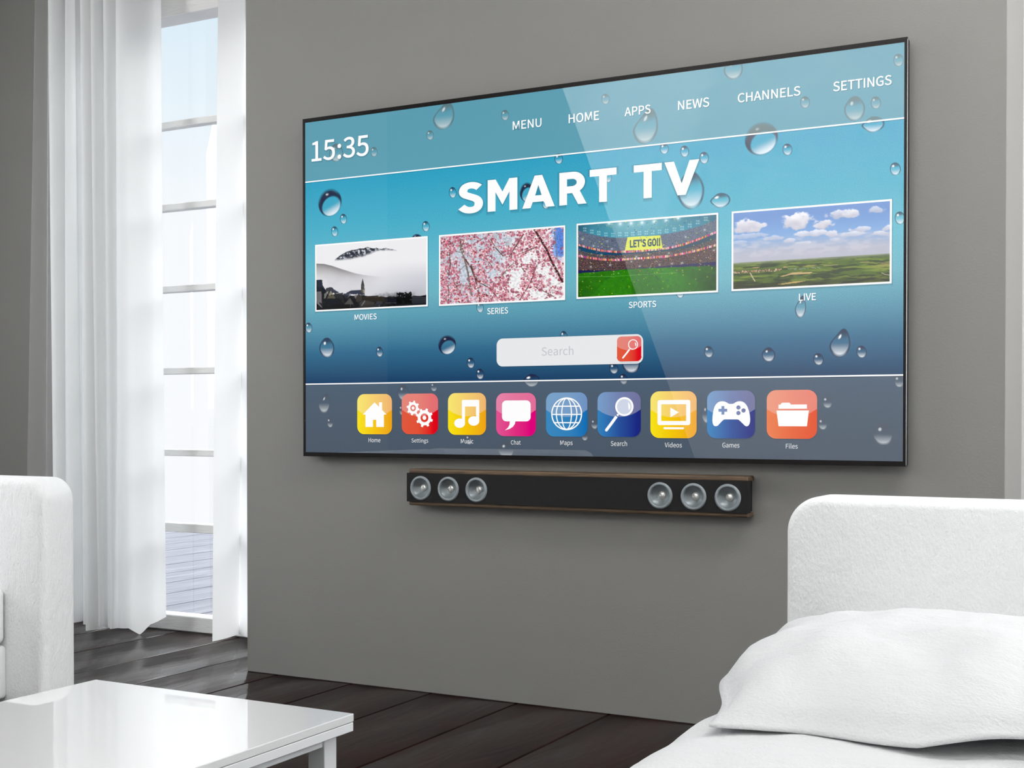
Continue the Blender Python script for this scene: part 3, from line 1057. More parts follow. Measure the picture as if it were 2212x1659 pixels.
def letter_S():
    # centre line of the S as a smooth curve, thickened by a bold stroke
    cp = np.array([(1.02, .70), (.86, .805), (.68, .875), (.47, .893), (.265, .845), (.175, .725), (.235, .615), (.47, .535), (.72, .455), (.835, .35), (.82, .215), (.70, .13), (.50, .102), (.29, .13), (.10, .225), (-.02, .32)])
    pts = []
    for k in range(1, len(cp) - 2):
        p0, p1, p2, p3 = cp[k - 1:k + 3]
        for t in np.linspace(0, 1, 8, endpoint=False):
            pts.append(.5 * (2 * p1 + (p2 - p0) * t + (2 * p0 - 5 * p1 + 4 * p2 - p3) * t * t + (3 * p1 - p0 - 3 * p2 + p3) * t ** 3))
    pts.append(cp[-2])
    pts = np.array(pts)
    tan = np.gradient(pts, axis=0) * np.array([[50, 88]])
    tan /= np.linalg.norm(tan, axis=1)[:, None]
    off = np.stack([-tan[:, 1] / 50, tan[:, 0] / 88], 1) * 9.0
    L = pts + off; R_ = pts - off
    return [[tuple(p) for p in L] + [tuple(p) for p in R_[::-1]]]


letters = {
    'M': [[(0, 0), (0, 1), (.27, 1), (.50, .60), (.73, 1), (1, 1), (1, 0), (.735, 0), (.735, .585), (.505, .195), (.495, .195), (.265, .60), (.265, 0)]],
    'A': [[(0, 0), (.385, 1), (.62, 1), (1, 0), (.735, 0), (.668, .18), (.325, .18), (.258, 0)], [(.50, .70), (.40, .38), (.60, .38)]],
    'R': [[(0, 0), (0, 1), (.50, 1)] + arc(.50, .675, .44, .325, 90, -55, 22) + [(1, 0), (.69, 0), (.475, .35), (.285, .35), (.285, 0)],
          [(.285, .565), (.285, .785), (.475, .785)] + arc(.475, .675, .165, .11, 90, -90, 14) + [(.475, .565)]],
    'T': [[(.355, 0), (.355, .79), (0, .79), (0, 1), (1, 1), (1, .79), (.645, .79), (.645, 0)]],
    'V': [[(.385, 0), (0, 1), (.275, 1), (.50, .34), (.725, 1), (1, 1), (.615, 0)]],
    'S': letter_S(),
}
zb_title = S(1054, 457.8)[1]; zt_title = S(1474, 347.5)[1]
for ch, pa, pb in (('S', 992, 1042.5), ('M', 1053.8, 1118), ('A', 1128.5, 1198.5), ('R', 1208.5, 1267.5), ('T', 1274, 1332), ('T', 1369.3, 1429.7), ('V', 1435.5, 1510.5)):
    xa, _ = S(pa, 410); xb, _ = S(pb, 410)
    tf = lambda a, b: (xa + a * (xb - xa), zb_title + b * (zt_title - zb_title))
    o = link('title_letter', flat_mesh('title_letter', [letters[ch]], tf, YS - LAY * 9), W_TEXT, tv)
    cxm = (xa + xb) / 2; czm = (zb_title + zt_title) / 2
    for k, (gr, dd) in enumerate(((.002, .002), (.005, .003), (.008, .004))):
        sx = 1 + 2 * gr / (xb - xa); sz = 1 + 2 * gr / (zt_title - zb_title)
        tf2 = lambda a, b: (cxm + (xa + a * (xb - xa) - cxm) * sx, czm + (zb_title + b * (zt_title - zb_title) - czm) * sz - dd)
        link('letter_shade', flat_mesh('letter_shade', [[letters[ch][0]]], tf2, YS - LAY * (8 - k)), SHADOW_SOFT, o)

# ---- the four pictures (painted point by point into colour attributes)
PW, PH = 330, 190


def fill_poly(img, pts, col, soft=None):
    h, w = img.shape[:2]
    ys, xs = np.mgrid[0:h, 0:w]
    u = (xs + .5) / w; v = (ys + .5) / h
    ins = np.zeros((h, w), bool)
    n = len(pts)
    for i in range(n):
        x0, y0 = pts[i]; x1, y1 = pts[(i + 1) % n]
        if y0 == y1: continue
        c = ((v < y0) != (v < y1)) & (u < (x1 - x0) * (v - y0) / (y1 - y0) + x0)
        ins ^= c
    img[ins] = np.array(col) / 255.0
    return ins


def stroke(img, pts, wid, col, asp=PW / PH):
    h, w = img.shape[:2]
    ys, xs = np.mgrid[0:h, 0:w]
    u = (xs + .5) / w * asp; v = (ys + .5) / h
    for (x0, y0), (x1, y1) in zip(pts[:-1], pts[1:]):
        ax, bx = x0 * asp, x1 * asp
        dx, dy = bx - ax, y1 - y0
        t = np.clip(((u - ax) * dx + (v - y0) * dy) / (dx * dx + dy * dy + 1e-9), 0, 1)
        d = np.hypot(u - ax - t * dx, v - y0 - t * dy)
        al = np.clip((wid / 2 - d) * h + .5, 0, 1)[..., None]
        img[:] = img * (1 - al) + np.array(col) / 255. * al


def mix(img, col, a):
    img[:] = img * (1 - a[..., None]) + np.array(col) / 255. * a[..., None]


def blobs(img, n, seed, umin, umax, vmin, vmax, rmin, rmax, cols, mask=None):
    rng = np.random.RandomState(seed)
    h, w = img.shape[:2]
    for _ in range(n):
        cx = rng.uniform(umin, umax) * w; cy = rng.uniform(vmin, vmax) * h
        if mask is not None:
            iy, ix = min(h - 1, max(0, int(cy))), min(w - 1, max(0, int(cx)))
            if rng.rand() > mask[iy, ix]: continue
        r = rng.uniform(rmin, rmax)
        x0, x1 = max(0, int(cx - r - 1)), min(w, int(cx + r + 2)); y0, y1 = max(0, int(cy - r - 1)), min(h, int(cy + r + 2))
        if x1 <= x0 or y1 <= y0: continue
        yy, xx = np.mgrid[y0:y1, x0:x1]
        d = np.hypot(xx + .5 - cx, (yy + .5 - cy))
        a = np.clip(r - d + .5, 0, 1)[..., None] * .95
        c = np.array(cols[rng.randint(len(cols))]) / 255.
        img[y0:y1, x0:x1] = img[y0:y1, x0:x1] * (1 - a) + c * a


V_, U_ = np.mgrid[0:PH, 0:PW]
U_ = (U_ + .5) / PW; V_ = (V_ + .5) / PH


def paint_movies():
    # points were read off the picture as (column, row); c() turns them into picture coordinates
    def c(*pts):
        r = []
        for x, y in pts:
            u = (x - 95) / 1720.
            r.append((u, (y - (425 - 125 * u)) / (1015 + 45 * u)))
        return r
    img = np.ones((PH, PW, 3)) * np.array((246, 245, 248)) / 255
    mix(img, (226, 226, 232), sstep(.3, .75, V_) * .9)
    mix(img, (206, 208, 216), sstep(.35, 1.0, U_) * sstep(.3, .7, V_) * .75)
    n1 = vnoise(PH, PW, 5, 6, 2, 5); n2 = vnoise(PH, PW, 26, 40, 4, 4)
    # mountain
    ridge = c((395, 640), (470, 580), (600, 510), (680, 487), (740, 482), (800, 462), (860, 465), (905, 437), (960, 450), (1000, 465), (1060, 453), (1130, 478), (1200, 455), (1280, 478), (1365, 490))
    ru = [p[0] for p in ridge]; rv = [p[1] for p in ridge]
    low = c((395, 645), (520, 635), (700, 600), (850, 585), (960, 540), (1060, 500), (1200, 485), (1365, 492))
    top = np.interp(U_, ru, rv) + .012 * (n2 - .5); bot = np.interp(U_, [p[0] for p in low], [p[1] for p in low]) + .05 * (n1 - .5)
    a = sstep(-.004, .006, V_ - top) * (1 - sstep(-.03, .03, V_ - bot)) * ((U_ > ru[0]) & (U_ < ru[-1]))
    mix(img, (48, 52, 66), a * .92)
    mix(img, (232, 234, 240), a * sstep(.54, .60, vnoise(PH, PW, 40, 60, 14, 3)) * .85)
    mix(img, (26, 30, 42), a * sstep(.56, .62, vnoise(PH, PW, 34, 50, 15, 3)) * .7)
    # hill in the fog
    hl = c((95, 695), (220, 700), (350, 730), (480, 775), (600, 812), (720, 850), (850, 876), (1000, 895), (1200, 915))
    hv = np.interp(U_, [p[0] for p in hl], [p[1] for p in hl])
    a = sstep(0, .012, V_ - hv) * np.exp(-np.clip(V_ - hv, 0, 1) / (.07 + .10 * n1)) * (1 - sstep(.1, .68, U_))
    mix(img, (96, 92, 92), a * .80)
    mix(img, (150, 152, 160), sstep(.62, .95, V_) * (.25 + .75 * sstep(.4, .9, U_)) * .55 * (n1 + .3))
    # bare trees on the right
    a = sstep(.78, .90, V_ + .10 * (n2 - .4)) * sstep(.5, .6, U_) * (1 - sstep(.86, .92, U_))
    mix(img, (70, 70, 74), a * .7)
    # village
    vl = sstep(0, .01, V_ - np.interp(U_, [0, .08, .12, .2, .35, .45, .47, .6, .8, 1], [.62, .66, .78, .76, .80, .80, .84, .84, .86, .85]) + .03 * (n2 - .5))
    mix(img, (34, 36, 44), vl)
    mix(img, (84, 84, 86), vl * sstep(.56, .64, n2) * .55)
    P = lambda col, *pts: fill_poly(img, c(*pts), col)
    P((40, 46, 62), (95, 960), (160, 955), (192, 958), (200, 1040), (235, 1100), (200, 1150), (95, 1145))
    P((178, 176, 180), (95, 1145), (180, 1140), (185, 1330), (95, 1300))
    P((60, 62, 70), (235, 1160), (255, 1090), (330, 1072), (365, 1085), (400, 1150), (330, 1190))
    P((190, 188, 190), (225, 1180), (290, 1140), (245, 1250), (222, 1255))
    P((56, 62, 76), (330, 1072), (375, 1105), (470, 1160), (400, 1180), (350, 1140))
    P((146, 138, 116), (262, 1255), (322, 1115), (400, 1235), (400, 1252))
    P((40, 42, 50), (258, 1245), (322, 1110), (332, 1120), (275, 1250))
    P((58, 56, 54), (335, 1190), (358, 1190), (358, 1215), (335, 1215))
    P((62, 66, 74), (395, 1180), (525, 1162), (530, 1250), (410, 1255))
    P((36, 40, 56), (250, 1262), (455, 1262), (455, 1360), (245, 1360))
    P((28, 28, 30), (380, 1350), (640, 1350), (640, 1420), (380, 1440))
    P((52, 58, 76), (580, 1165), (660, 1125), (840, 1120), (860, 1170), (850, 1200), (580, 1180))
    P((88, 84, 80), (812, 1050), (868, 1050), (872, 1215), (812, 1140))
    P((66, 64, 66), (840, 935), (868, 1050), (812, 1050))
    P((40, 40, 42), (822, 1065), (835, 1065), (835, 1100), (822, 1100))
    P((150, 142, 124), (838, 1115), (868, 1115), (872, 1180), (850, 1160))
    P((66, 72, 88), (530, 1178), (640, 1172), (600, 1250), (560, 1250))
    P((150, 152, 160), (640, 1170), (600, 1250), (660, 1195))
    P((124, 122, 122), (640, 1245), (545, 1350), (700, 1345))
    P((190, 190, 195), (700, 1210), (765, 1175), (730, 1260))
    P((92, 86, 76), (735, 1260), (770, 1180), (830, 1215), (830, 1290), (740, 1310))
    P((160, 156, 146), (640, 1262), (650, 1262), (650, 1410), (640, 1410))
    P((66, 56, 44), (865, 1215), (1180, 1225), (1190, 1310), (830, 1315))
    P((48, 54, 68), (865, 1215), (1090, 1210), (1090, 1218), (865, 1225))
    P((40, 44, 58), (1190, 1265), (1395, 1262), (1400, 1320), (1200, 1320))
    P((110, 114, 124), (1190, 1322), (1395, 1322), (1395, 1330), (1190, 1330))
    P((96, 92, 86), (800, 1310), (870, 1280), (1030, 1320), (1000, 1385), (780, 1400))
    P((80, 86, 98), (1075, 1293), (1150, 1310), (1110, 1385), (995, 1390))
    P((228, 228, 230), (1095, 1360), (1108, 1362), (1098, 1384), (1085, 1382))
    P((200, 200, 205), (872, 1285), (880, 1300), (820, 1385), (810, 1375))
    P((82, 90, 100), (1615, 1208), (1815, 1240), (1815, 1355), (1490, 1370))
    P((190, 190, 196), (110, 1300), (130, 1310), (200, 1400), (185, 1400), (105, 1330))
    blobs(img, 320, 9, .74, .87, .80, .97, .8, 2.6, [(18, 22, 22), (26, 30, 28), (14, 16, 16)], sstep(.16, .02, np.abs(U_ - .815) - .03 - .05 * (V_ - .8)))
    stroke(img, c((1508, 1160), (1512, 1240)), .012, (20, 24, 24)); stroke(img, c((1560, 1165), (1545, 1240)), .012, (20, 24, 24))
    rows = ((V_ * 56).astype(int) % 2)
    sel = (U_ > .815) & (V_ > .85) & (rows == 0)
    img[sel] = img[sel] * .86
    img[:] = img * (1 - .38 * vl)[..., None]
    dark = sstep(.93, 1.0, V_) * .55
    mix(img, (20, 20, 24), dark)
    return img


def paint_series():
    img = np.ones((PH, PW, 3)) * np.array((200, 208, 220)) / 255
    mix(img, (250, 250, 252), sstep(.42, .62, U_ + .25 * (V_ - .5)))
    n = vnoise(PH, PW, 4, 5, 11, 3)
    mix(img, (96, 140, 225), sstep(.86, .96, U_) * (1 - sstep(.35, .55, V_)) * (.55 + .45 * (n > .45)))
    br, gb, db = (96, 66, 58), (128, 118, 112), (66, 42, 40)
    def st(pts, w, col):
        stroke(img, [((x - 82) / 1968., (y - (285 - 145 * (x - 82) / 1968.)) / (1090 + 50 * (x - 82) / 1968.)) for x, y in pts], w, col)
    branches = [([(415, 330), (430, 480), (490, 660), (540, 850), (575, 1060), (600, 1230)], .024, gb), ([(500, 650), (590, 780), (660, 960), (720, 1200), (745, 1340)], .018, br),
                ([(590, 740), (700, 1000), (900, 1120), (1000, 1240)], .014, br), ([(490, 330), (440, 430), (480, 560)], .012, br), ([(1600, 180), (1700, 340), (1790, 500), (1860, 680), (1950, 850), (2030, 1010)], .032, db),
                ([(1420, 270), (1290, 470), (1210, 610)], .018, br), ([(1310, 680), (1200, 780), (1090, 920)], .017, gb), ([(910, 330), (1000, 480), (1110, 600)], .012, br),
                ([(320, 910), (450, 790), (520, 720)], .009, gb), ([(390, 1060), (550, 1070)], .010, gb), ([(1560, 980), (1480, 1130), (1370, 1300)], .013, br), ([(1640, 740), (1580, 900), (1560, 980)], .010, br),
                ([(1900, 170), (1930, 420), (1950, 660)], .010, gb), ([(240, 540), (250, 760), (220, 900)], .012, br), ([(210, 1040), (230, 1180), (215, 1340)], .012, br), ([(290, 960), (360, 1100), (400, 1150)], .012, gb),
                ([(1410, 550), (1530, 500), (1640, 455)], .014, br), ([(1600, 1090), (1720, 1150), (1900, 1250)], .010, br), ([(1230, 900), (1150, 1040), (1120, 1090)], .010, br), ([(620, 420), (740, 350), (830, 285)], .008, br),
                ([(340, 530), (440, 535)], .010, gb), ([(1390, 640), (1400, 780), (1450, 850)], .012, br), ([(750, 570), (850, 650), (930, 760)], .010, br)]
    for b in branches: st(*b)
    den = vnoise(PH, PW, 5, 8, 77, 3)
    gap = np.zeros((PH, PW))
    for gx, gy, rx, ry in ((.62, .70, .055, .16), (.20, .62, .035, .2), (.16, .28, .05, .10), (.85, .60, .05, .07), (.95, .2, .035, .3), (.57, .12, .06, .06), (.78, .92, .06, .06), (.44, .58, .04, .07), (.70, .45, .03, .06), (.93, .75, .03, .08), (.27, .12, .05, .05), (.36, .21, .03, .04)):
        gap = np.maximum(gap, np.exp(-(((U_ - gx) / rx) ** 2 + ((V_ - gy) / ry) ** 2)))
    dm = np.clip((den - .20) * 3.4, 0, 1) * np.clip(1 - 1.35 * gap, 0, 1)
    cols1 = [(184, 112, 132), (198, 132, 150), (166, 92, 114), (206, 146, 162), (150, 96, 112)]
    cols2 = [(238, 196, 204), (246, 214, 218), (228, 176, 188), (250, 228, 230), (232, 160, 174), (220, 134, 154)]
    blobs(img, 1500, 1, 0, 1, 0, 1, 2.0, 4.6, cols1, dm * .8)
    blobs(img, 2300, 2, 0, 1, 0, 1, 1.3, 3.2, cols2 + cols1[:2], dm)
    for b in branches: st(b[0], b[1] * .8, b[2])
    blobs(img, 1400, 3, 0, 1, 0, 1, .9, 2.2, cols2 + [(255, 244, 244), (196, 112, 134), (186, 98, 120)], dm)
    blobs(img, 1000, 4, 0, 1, 0, 1, .7, 1.7, [(170, 40, 66), (196, 62, 84), (140, 26, 50), (206, 84, 100)], np.clip(dm + .12 - gap * .3, 0, 1))
    blobs(img, 260, 5, 0, 1, 0, 1, .8, 2.2, [(150, 60, 36), (120, 52, 40), (110, 28, 40)], dm)
    gn = vnoise(PH, PW, 60, 100, 71, 2)
    img *= (.80 + .40 * gn)[..., None]
    return img


def paint_sports():
    asp = PW / PH
    img = np.zeros((PH, PW, 3))
    rng = np.random.RandomState(6)
    # rectified rows: left edge 300..1312, right edge 150..1220 of the reading
    def vv(x, y):
        u = (x - 118) / 1948.
        return (y - (300 - 150 * u)) / (1012 + 58 * u)
    def curve(pts):
        return np.interp(U_, [(x - 118) / 1948. for x, y in pts], [vv(x, y) for x, y in pts])
    img[:] = np.array((58, 150, 178)) / 255
    mix(img, (40, 96, 120), sstep(.25, 0, V_) * .5 + sstep(.12, 0, U_) * .6 + sstep(.9, 1, U_) * .4)
    mix(img, (120, 196, 208), np.exp(-((U_ - .45) / .3) ** 2 - ((V_ - .06) / .14) ** 2) * .7)
    c1 = curve([(118, 370), (260, 415), (450, 455), (650, 475), (900, 470), (1150, 452), (1400, 420), (1650, 370), (1850, 310), (2066, 225)])
    f1 = curve([(118, 570), (300, 620), (480, 655), (680, 672), (900, 665), (1150, 645), (1400, 620), (1600, 575), (1800, 505), (2066, 395)])
    s1 = curve([(118, 650), (300, 690), (480, 715), (680, 722), (900, 705), (1150, 690), (1400, 662), (1650, 625), (1850, 565), (2066, 490)])
    f2 = curve([(118, 725), (300, 757), (480, 778), (680, 785), (900, 770), (1150, 752), (1400, 735), (1600, 698), (1800, 655), (2066, 575)])
    b1 = curve([(118, 930), (600, 935), (900, 910), (1200, 885), (1600, 850), (2066, 815)])
    g1 = curve([(118, 975), (500, 945), (900, 915), (1200, 900), (1600, 885), (2066, 870)])
    cr = rng.rand(PH, PW, 1)
    crc = rng.rand(PH, PW, 3)
    crowd1 = np.array((98, 110, 130)) / 255 * (.72 + .55 * cr) * (.93 + .14 * crc)
    crowd2 = np.array((96, 88, 90)) / 255 * (.35 + 1.15 * cr) * (.8 + .4 * crc)
    def put(mask, colr):
        img[mask] = colr[mask] if isinstance(colr, np.ndarray) and colr.ndim == 3 else np.array(colr) / 255
    put(V_ > c1, crowd1)
    flags = np.array([(220, 40, 70), (245, 245, 245), (40, 60, 160), (230, 80, 120), (250, 210, 60), (40, 140, 80), (235, 150, 190), (200, 30, 40)]) / 255.
    fl_ = flags[rng.randint(0, 8, PW)][None].repeat(PH, 0)
    put((V_ > f1 - .004), np.ones((PH, PW, 3)) * np.array((24, 74, 108)) / 255)
    mix(img, (60, 78, 90), ((V_ > f1) & (V_ < s1)) * sstep(.2, .6, U_) * .6)
    put((V_ > f1 - .012) & (V_ < f1 + .016), fl_)
    put(V_ > s1, crowd2 * .95)
    put((V_ > f2 - .012) & (V_ < f2 + .016), fl_[:, ::-1])
    put(V_ > f2 + .016, crowd2 * np.array((.92, .78, .78)))
    put(V_ > b1, (28, 30, 84))
    n = vnoise(PH, PW, 30, 50, 3, 2)
    # pitch, mown in stripes that run to a far point
    ang = (U_ - .40) / np.maximum(V_ - .42, .05)
    stp = ((ang * 1.9 + 20).astype(int) % 2)
    grass = np.array((44, 128, 12)) / 255 * (.92 + .10 * stp[..., None]) * (.9 + .2 * n[..., None])
    grass *= (1 - .45 * sstep(.35, 1.0, np.hypot((U_ - .42) * 1.4, (V_ - .78) * 1.6)))[..., None]
    put(V_ > g1, grass)
    def st(pts, w, col): stroke(img, [((x - 118) / 1948., vv(x, y)) for x, y in pts], w, col)
    st([(118, 1022), (600, 1018), (1530, 965)], .005, (104, 168, 84)); st([(600, 1018), (650, 1030)], .005, (104, 168, 84))
    # floodlights
    def glow(x, y, r, s=1.0):
        u = (x - 118) / 1948.; v = vv(x, y)
        a = np.exp(-((np.hypot((U_ - u) * asp, V_ - v)) / r) ** 1.2) * s
        mix(img, (240, 255, 255), np.clip(a, 0, 1))
    for x, y in ((575, 272), (735, 278), (890, 270), (1045, 262), (1215, 247), (1380, 232), (1545, 200)): glow(x, y, .022, 1.1)
    for x, y in ((220, 360), (325, 390), (425, 410), (530, 430), (630, 435), (730, 425), (825, 425), (915, 420), (1010, 410), (1105, 405), (1195, 400), (1290, 390), (1390, 380), (1495, 360), (1600, 340), (1705, 305), (1812, 260), (1922, 215)):
        for dx in (-14, 14):
            for dy in (-18, 16): glow(x + dx, y + dy, .006, 1.0)
    for x, y in ((185, 495), (545, 527), (350, 590), (615, 632), (1905, 367), (1650, 465), (1605, 830), (2030, 652), (595, 855), (310, 883), (1010, 875), (1420, 690), (465, 715), (1460, 840), (1290, 855), (895, 810), (965, 740)): glow(x, y, .010, .9)
    yel = (228, 236, 92)
    fill_poly(img, [((x - 118) / 1948., vv(x, y)) for x, y in ((840, 466), (1000, 458), (1300, 440), (1312, 500), (1330, 625), (1100, 640), (803, 656), (820, 560))], yel)
    blobs(img, 420, 31, 0, 1, 0, 1, .55, 1.15, [(220, 220, 40), (36, 44, 110), (30, 40, 120), (210, 210, 60), (26, 60, 110)])
    blobs(img, 120, 32, 0, 1, .3, .72, .6, 1.2, [(230, 90, 90), (240, 240, 240), (240, 140, 180), (250, 230, 80)])
    return img


def paint_live():
    # reading frame: left edge 225..1165, right edge 75..1075
    def uv(x, y):
        u = (x - 77) / 1920.
        return u, (y - (225 - 150 * u)) / (940 + 60 * u)
    img = np.zeros((PH, PW, 3))
    img[:] = np.array((112, 152, 214)) / 255
    mix(img, (128, 172, 226), sstep(.05, .35, V_))
    mix(img, (188, 190, 206), sstep(.28, .58, V_))
    n = vnoise(PH, PW, 9, 14, 41, 5); n2 = vnoise(PH, PW, 24, 14, 42, 4)
    def cloud(x, y, w, h, s=1.0, seed=0):
        cu, cv = uv(x, y); w = w / 1920. / 2; h = h / 970. / 2
        dx = (U_ - cu) / w; dy = (V_ - cv) / h
        dyy = np.where(dy > 0, dy * 1.25, dy)
        nn = vnoise(PH, PW, 16, 24, 100 + seed, 4)
        d = 1 - np.sqrt(dx * dx + dyy * dyy) + 1.15 * (nn - .5)
        a = sstep(.05, .32, d) * s
        shade = np.clip(.5 - dy * .55 + (nn - .5) * .7, 0, 1)
        col = np.array((186, 186, 204)) * (1 - shade[..., None]) + np.array((246, 244, 250)) * shade[..., None]
        img[:] = img * (1 - a[..., None]) + col / 255 * a[..., None]
    band = sstep(.40, .62, n2 * .7 + .3 * n) * sstep(.33, .42, V_) * (1 - sstep(.55, .64, V_)) * .55
    mix(img, (212, 210, 222), band)
    for k, c_ in enumerate(((265, 390, 470, 210, 1), (890, 340, 480, 250, 1), (1215, 365, 260, 150, 1), (1410, 245, 470, 130, .9), (1555, 235, 200, 110, .8), (1830, 190, 240, 120, .75), (1080, 480, 520, 100, .85), (1310, 480, 160, 110, .9),
                            (600, 530, 300, 100, .7), (280, 505, 560, 90, .55), (1560, 485, 340, 80, .8), (1660, 425, 260, 80, .8), (1880, 480, 300, 80, .8), (1960, 410, 120, 80, .9), (790, 560, 160, 60, .7), (950, 595, 200, 50, .5), (160, 585, 260, 50, .5), (1340, 555, 200, 50, .5))):
        cloud(*c_, seed=k)
    # land
    _, h0 = uv(77, 835); _, h1 = uv(1997, 720)
    hz = h0 + (h1 - h0) * U_
    t = np.clip((V_ - hz) / (1 - hz), 0, 1)
    f1 = vnoise(PH, PW, 26, 4, 51, 5, .6); f2 = vnoise(PH, PW, 44, 9, 52, 4, .6)
    land = np.zeros((PH, PW, 3))
    land[:] = np.array((78, 104, 24)) / 255
    def lm(col, a): land[:] = land * (1 - a[..., None]) + np.array(col) / 255. * a[..., None]
    lm((128, 148, 44), sstep(.46, .60, f1) * .9)
    lm((34, 52, 10), sstep(.52, .62, f2) * .9)
    lm((196, 168, 110), sstep(.66, .74, f1) * (1 - sstep(.3, .6, t)) * .6)
    lm((28, 34, 8), sstep(.55, 1.0, t) * .55 * sstep(.35, .6, f2))
    lm((150, 160, 140), (1 - sstep(0, .18, t)) * .8)
    lm((24, 26, 6), sstep(.7, 1.0, t) * .6 * (1.15 - .5 * U_))
    a = sstep(0, .012, V_ - hz)
    img[:] = img * (1 - a[..., None]) + land * a[..., None]
    def P(col, *pts): fill_poly(img, [uv(*p) for p in pts], col)
    P((206, 176, 120), (665, 1012), (840, 955), (1085, 952), (1040, 972), (800, 985), (700, 1012))
    P((196, 168, 96), (650, 1100), (850, 1068), (1010, 1060), (880, 1085), (700, 1105))
    P((206, 180, 130), (1010, 880), (1460, 858), (1300, 870))
    P((190, 160, 104), (250, 905), (440, 885), (400, 898))
    P((196, 170, 120), (1530, 835), (1820, 822), (1700, 833)); P((186, 160, 104), (700, 895), (735, 880), (790, 895))
    stroke(img, [uv(298, 962), uv(325, 1010), uv(358, 1062)], .012, (206, 190, 150))
    stroke(img, [uv(1900, 965), uv(1940, 985), uv(1990, 992)], .008, (206, 190, 150))
    rng = np.random.RandomState(8)
    for i in range(190):
        x = rng.uniform(80, 700); y = 955 - (x - 80) * .058 + rng.uniform(-14, 10)
        u, v = uv(x, y)
        ix, iy = int(u * PW), int(v * PH)
        img[max(0, iy):iy + 2, max(0, ix):ix + 2] = np.array(((186, 128, 96), (220, 190, 160), (120, 80, 60), (70, 80, 40))[rng.randint(4)]) / 255
    for i in range(60):
        x = rng.uniform(760, 1180); y = 918 - (x - 760) * .05 + rng.uniform(-6, 8)
        u, v = uv(x, y); ix, iy = int(u * PW), int(v * PH)
        img[iy:iy + 1, ix:ix + 2] = np.array(((190, 150, 120), (150, 200, 190), (60, 80, 40))[rng.randint(3)]) / 255
    return img


def picture(corners, img, label, cap, lb, rt):
    # outer corners: TL, TR, BR, BL in the photograph
    pts = [S(*c_) for c_ in corners]
    x0 = (pts[0][0] + pts[3][0]) / 2; x1 = (pts[1][0] + pts[2][0]) / 2
    z1 = (pts[0][1] + pts[1][1]) / 2; z0 = (pts[2][1] + pts[3][1]) / 2
    fr_ = link('picture_tile', rect_mesh('picture_tile', x0, x1, z0, z1, YS - LAY * 5), W_TEXT, tv)
    fr_['label'] = label
    bw = .0055
    xs = np.linspace(x0 + bw, x1 - bw, PW); zs = np.linspace(z1 - bw, z0 + bw, PH)
    X, Z = np.meshgrid(xs, zs)
    P = np.stack([X, np.full_like(X, YS - LAY * 6), Z], -1)
    link('picture', grid_mesh('picture', P, lin(img), smooth=False), PIC, fr_)
    for k in range(3):
        g = .0012 * (k + 1)
        link('tile_shade', rect_mesh('tile_shade', x0 - g * .4, x1 + g, z0 - g * 1.6, z1 + g * .2, YS - LAY * (4.8 - .3 * k)), SHADOW_SOFT, fr_)
    label_text('caption', cap, lb, rt, fr_, weight=.004, shade=.0022)
    return x0, x1, z0, z1, fr_


picture([(681, 528), (924, 511), (924, 662), (681, 673)], paint_movies(), 'mountain village in fog', 'MOVIES', (766.3, 691.6), (813.8, 677.2))
picture([(948, 508), (1221, 487), (1221, 648), (949, 661)], paint_series(), 'pink cherry blossom', 'SERIES', (1053, 679), (1097.5, 663.8))
sx0, sx1, sz0, sz1, sport_tile = picture([(1245, 483), (1551, 460), (1552, 631), (1246, 646)], paint_sports(), 'football stadium with crowd', 'SPORTS', (1358.8, 665.6), (1417.4, 649.6))
picture([(1580, 457), (1926, 430), (1927, 611), (1581, 630)], paint_live(), 'green plain under cloudy sky', 'LIVE', (1726.2, 649.6), (1762.6, 633.1))
# words on the stadium banner
BAN = emit_mat('banner_letters', srgb(44, 78, 100))
bt = text_mesh('banner_text', "LET'S GO!!", S(1361.5, 534.5), S(1426, 514.5), YS - LAY * 7, .018, shear=.0)
link('banner_text', bt, BAN, sport_tile)


# ---- app icons
def icon_mat(name, stops):
    m, nt, out = new_mat(name)
    em = nt.nodes.new('ShaderNodeEmission')
    tc = nt.nodes.new('ShaderNodeTexCoord')
    sp = nt.nodes.new('ShaderNodeSeparateXYZ')
    rp = nt.nodes.new('ShaderNodeValToRGB')
    nt.links.new(tc.outputs['Generated'], sp.inputs[0]); nt.links.new(sp.outputs['X'], rp.inputs[0])
    el = rp.color_ramp.elements
    el[0].position, el[0].color = stops[0][0], (*srgb(*stops[0][1]), 1)
    el[1].position, el[1].color = stops[-1][0], (*srgb(*stops[-1][1]), 1)
    for p, c_ in stops[1:-1]:
        q = el.new(p); q.color = (*srgb(*c_), 1)
    nt.links.new(rp.outputs[0], em.inputs[0]); nt.links.new(em.outputs[0], out.inputs[0])
    m.cycles.emission_sampling = 'NONE'
    return m


IC = {
    'yellow': icon_mat('icon_yellow', [(0, (255, 234, 24)), (.45, (254, 205, 4)), (1, (245, 168, 24))]),
    'red': icon_mat('icon_red', [(0, (233, 92, 64)), (.45, (232, 84, 56)), (.85, (230, 10, 28)), (1, (228, 0, 24))]),
    'pink': icon_mat('icon_pink', [(0, (232, 86, 150)), (.5, (231, 44, 132)), (.85, (229, 0, 126)), (1, (229, 0, 126))]),
    'blue': icon_mat('icon_blue', [(0, (60, 140, 196)), (.6, (50, 132, 192)), (1, (10, 112, 186))]),
    'navy': icon_mat('icon_navy', [(0, (52, 134, 196)), (.5, (40, 82, 160)), (.9, (26, 40, 134)), (1, (24, 36, 128))]),
    'orange': icon_mat('icon_orange', [(0, (240, 128, 72)), (.5, (236, 100, 48)), (1, (232, 78, 28))]),
}


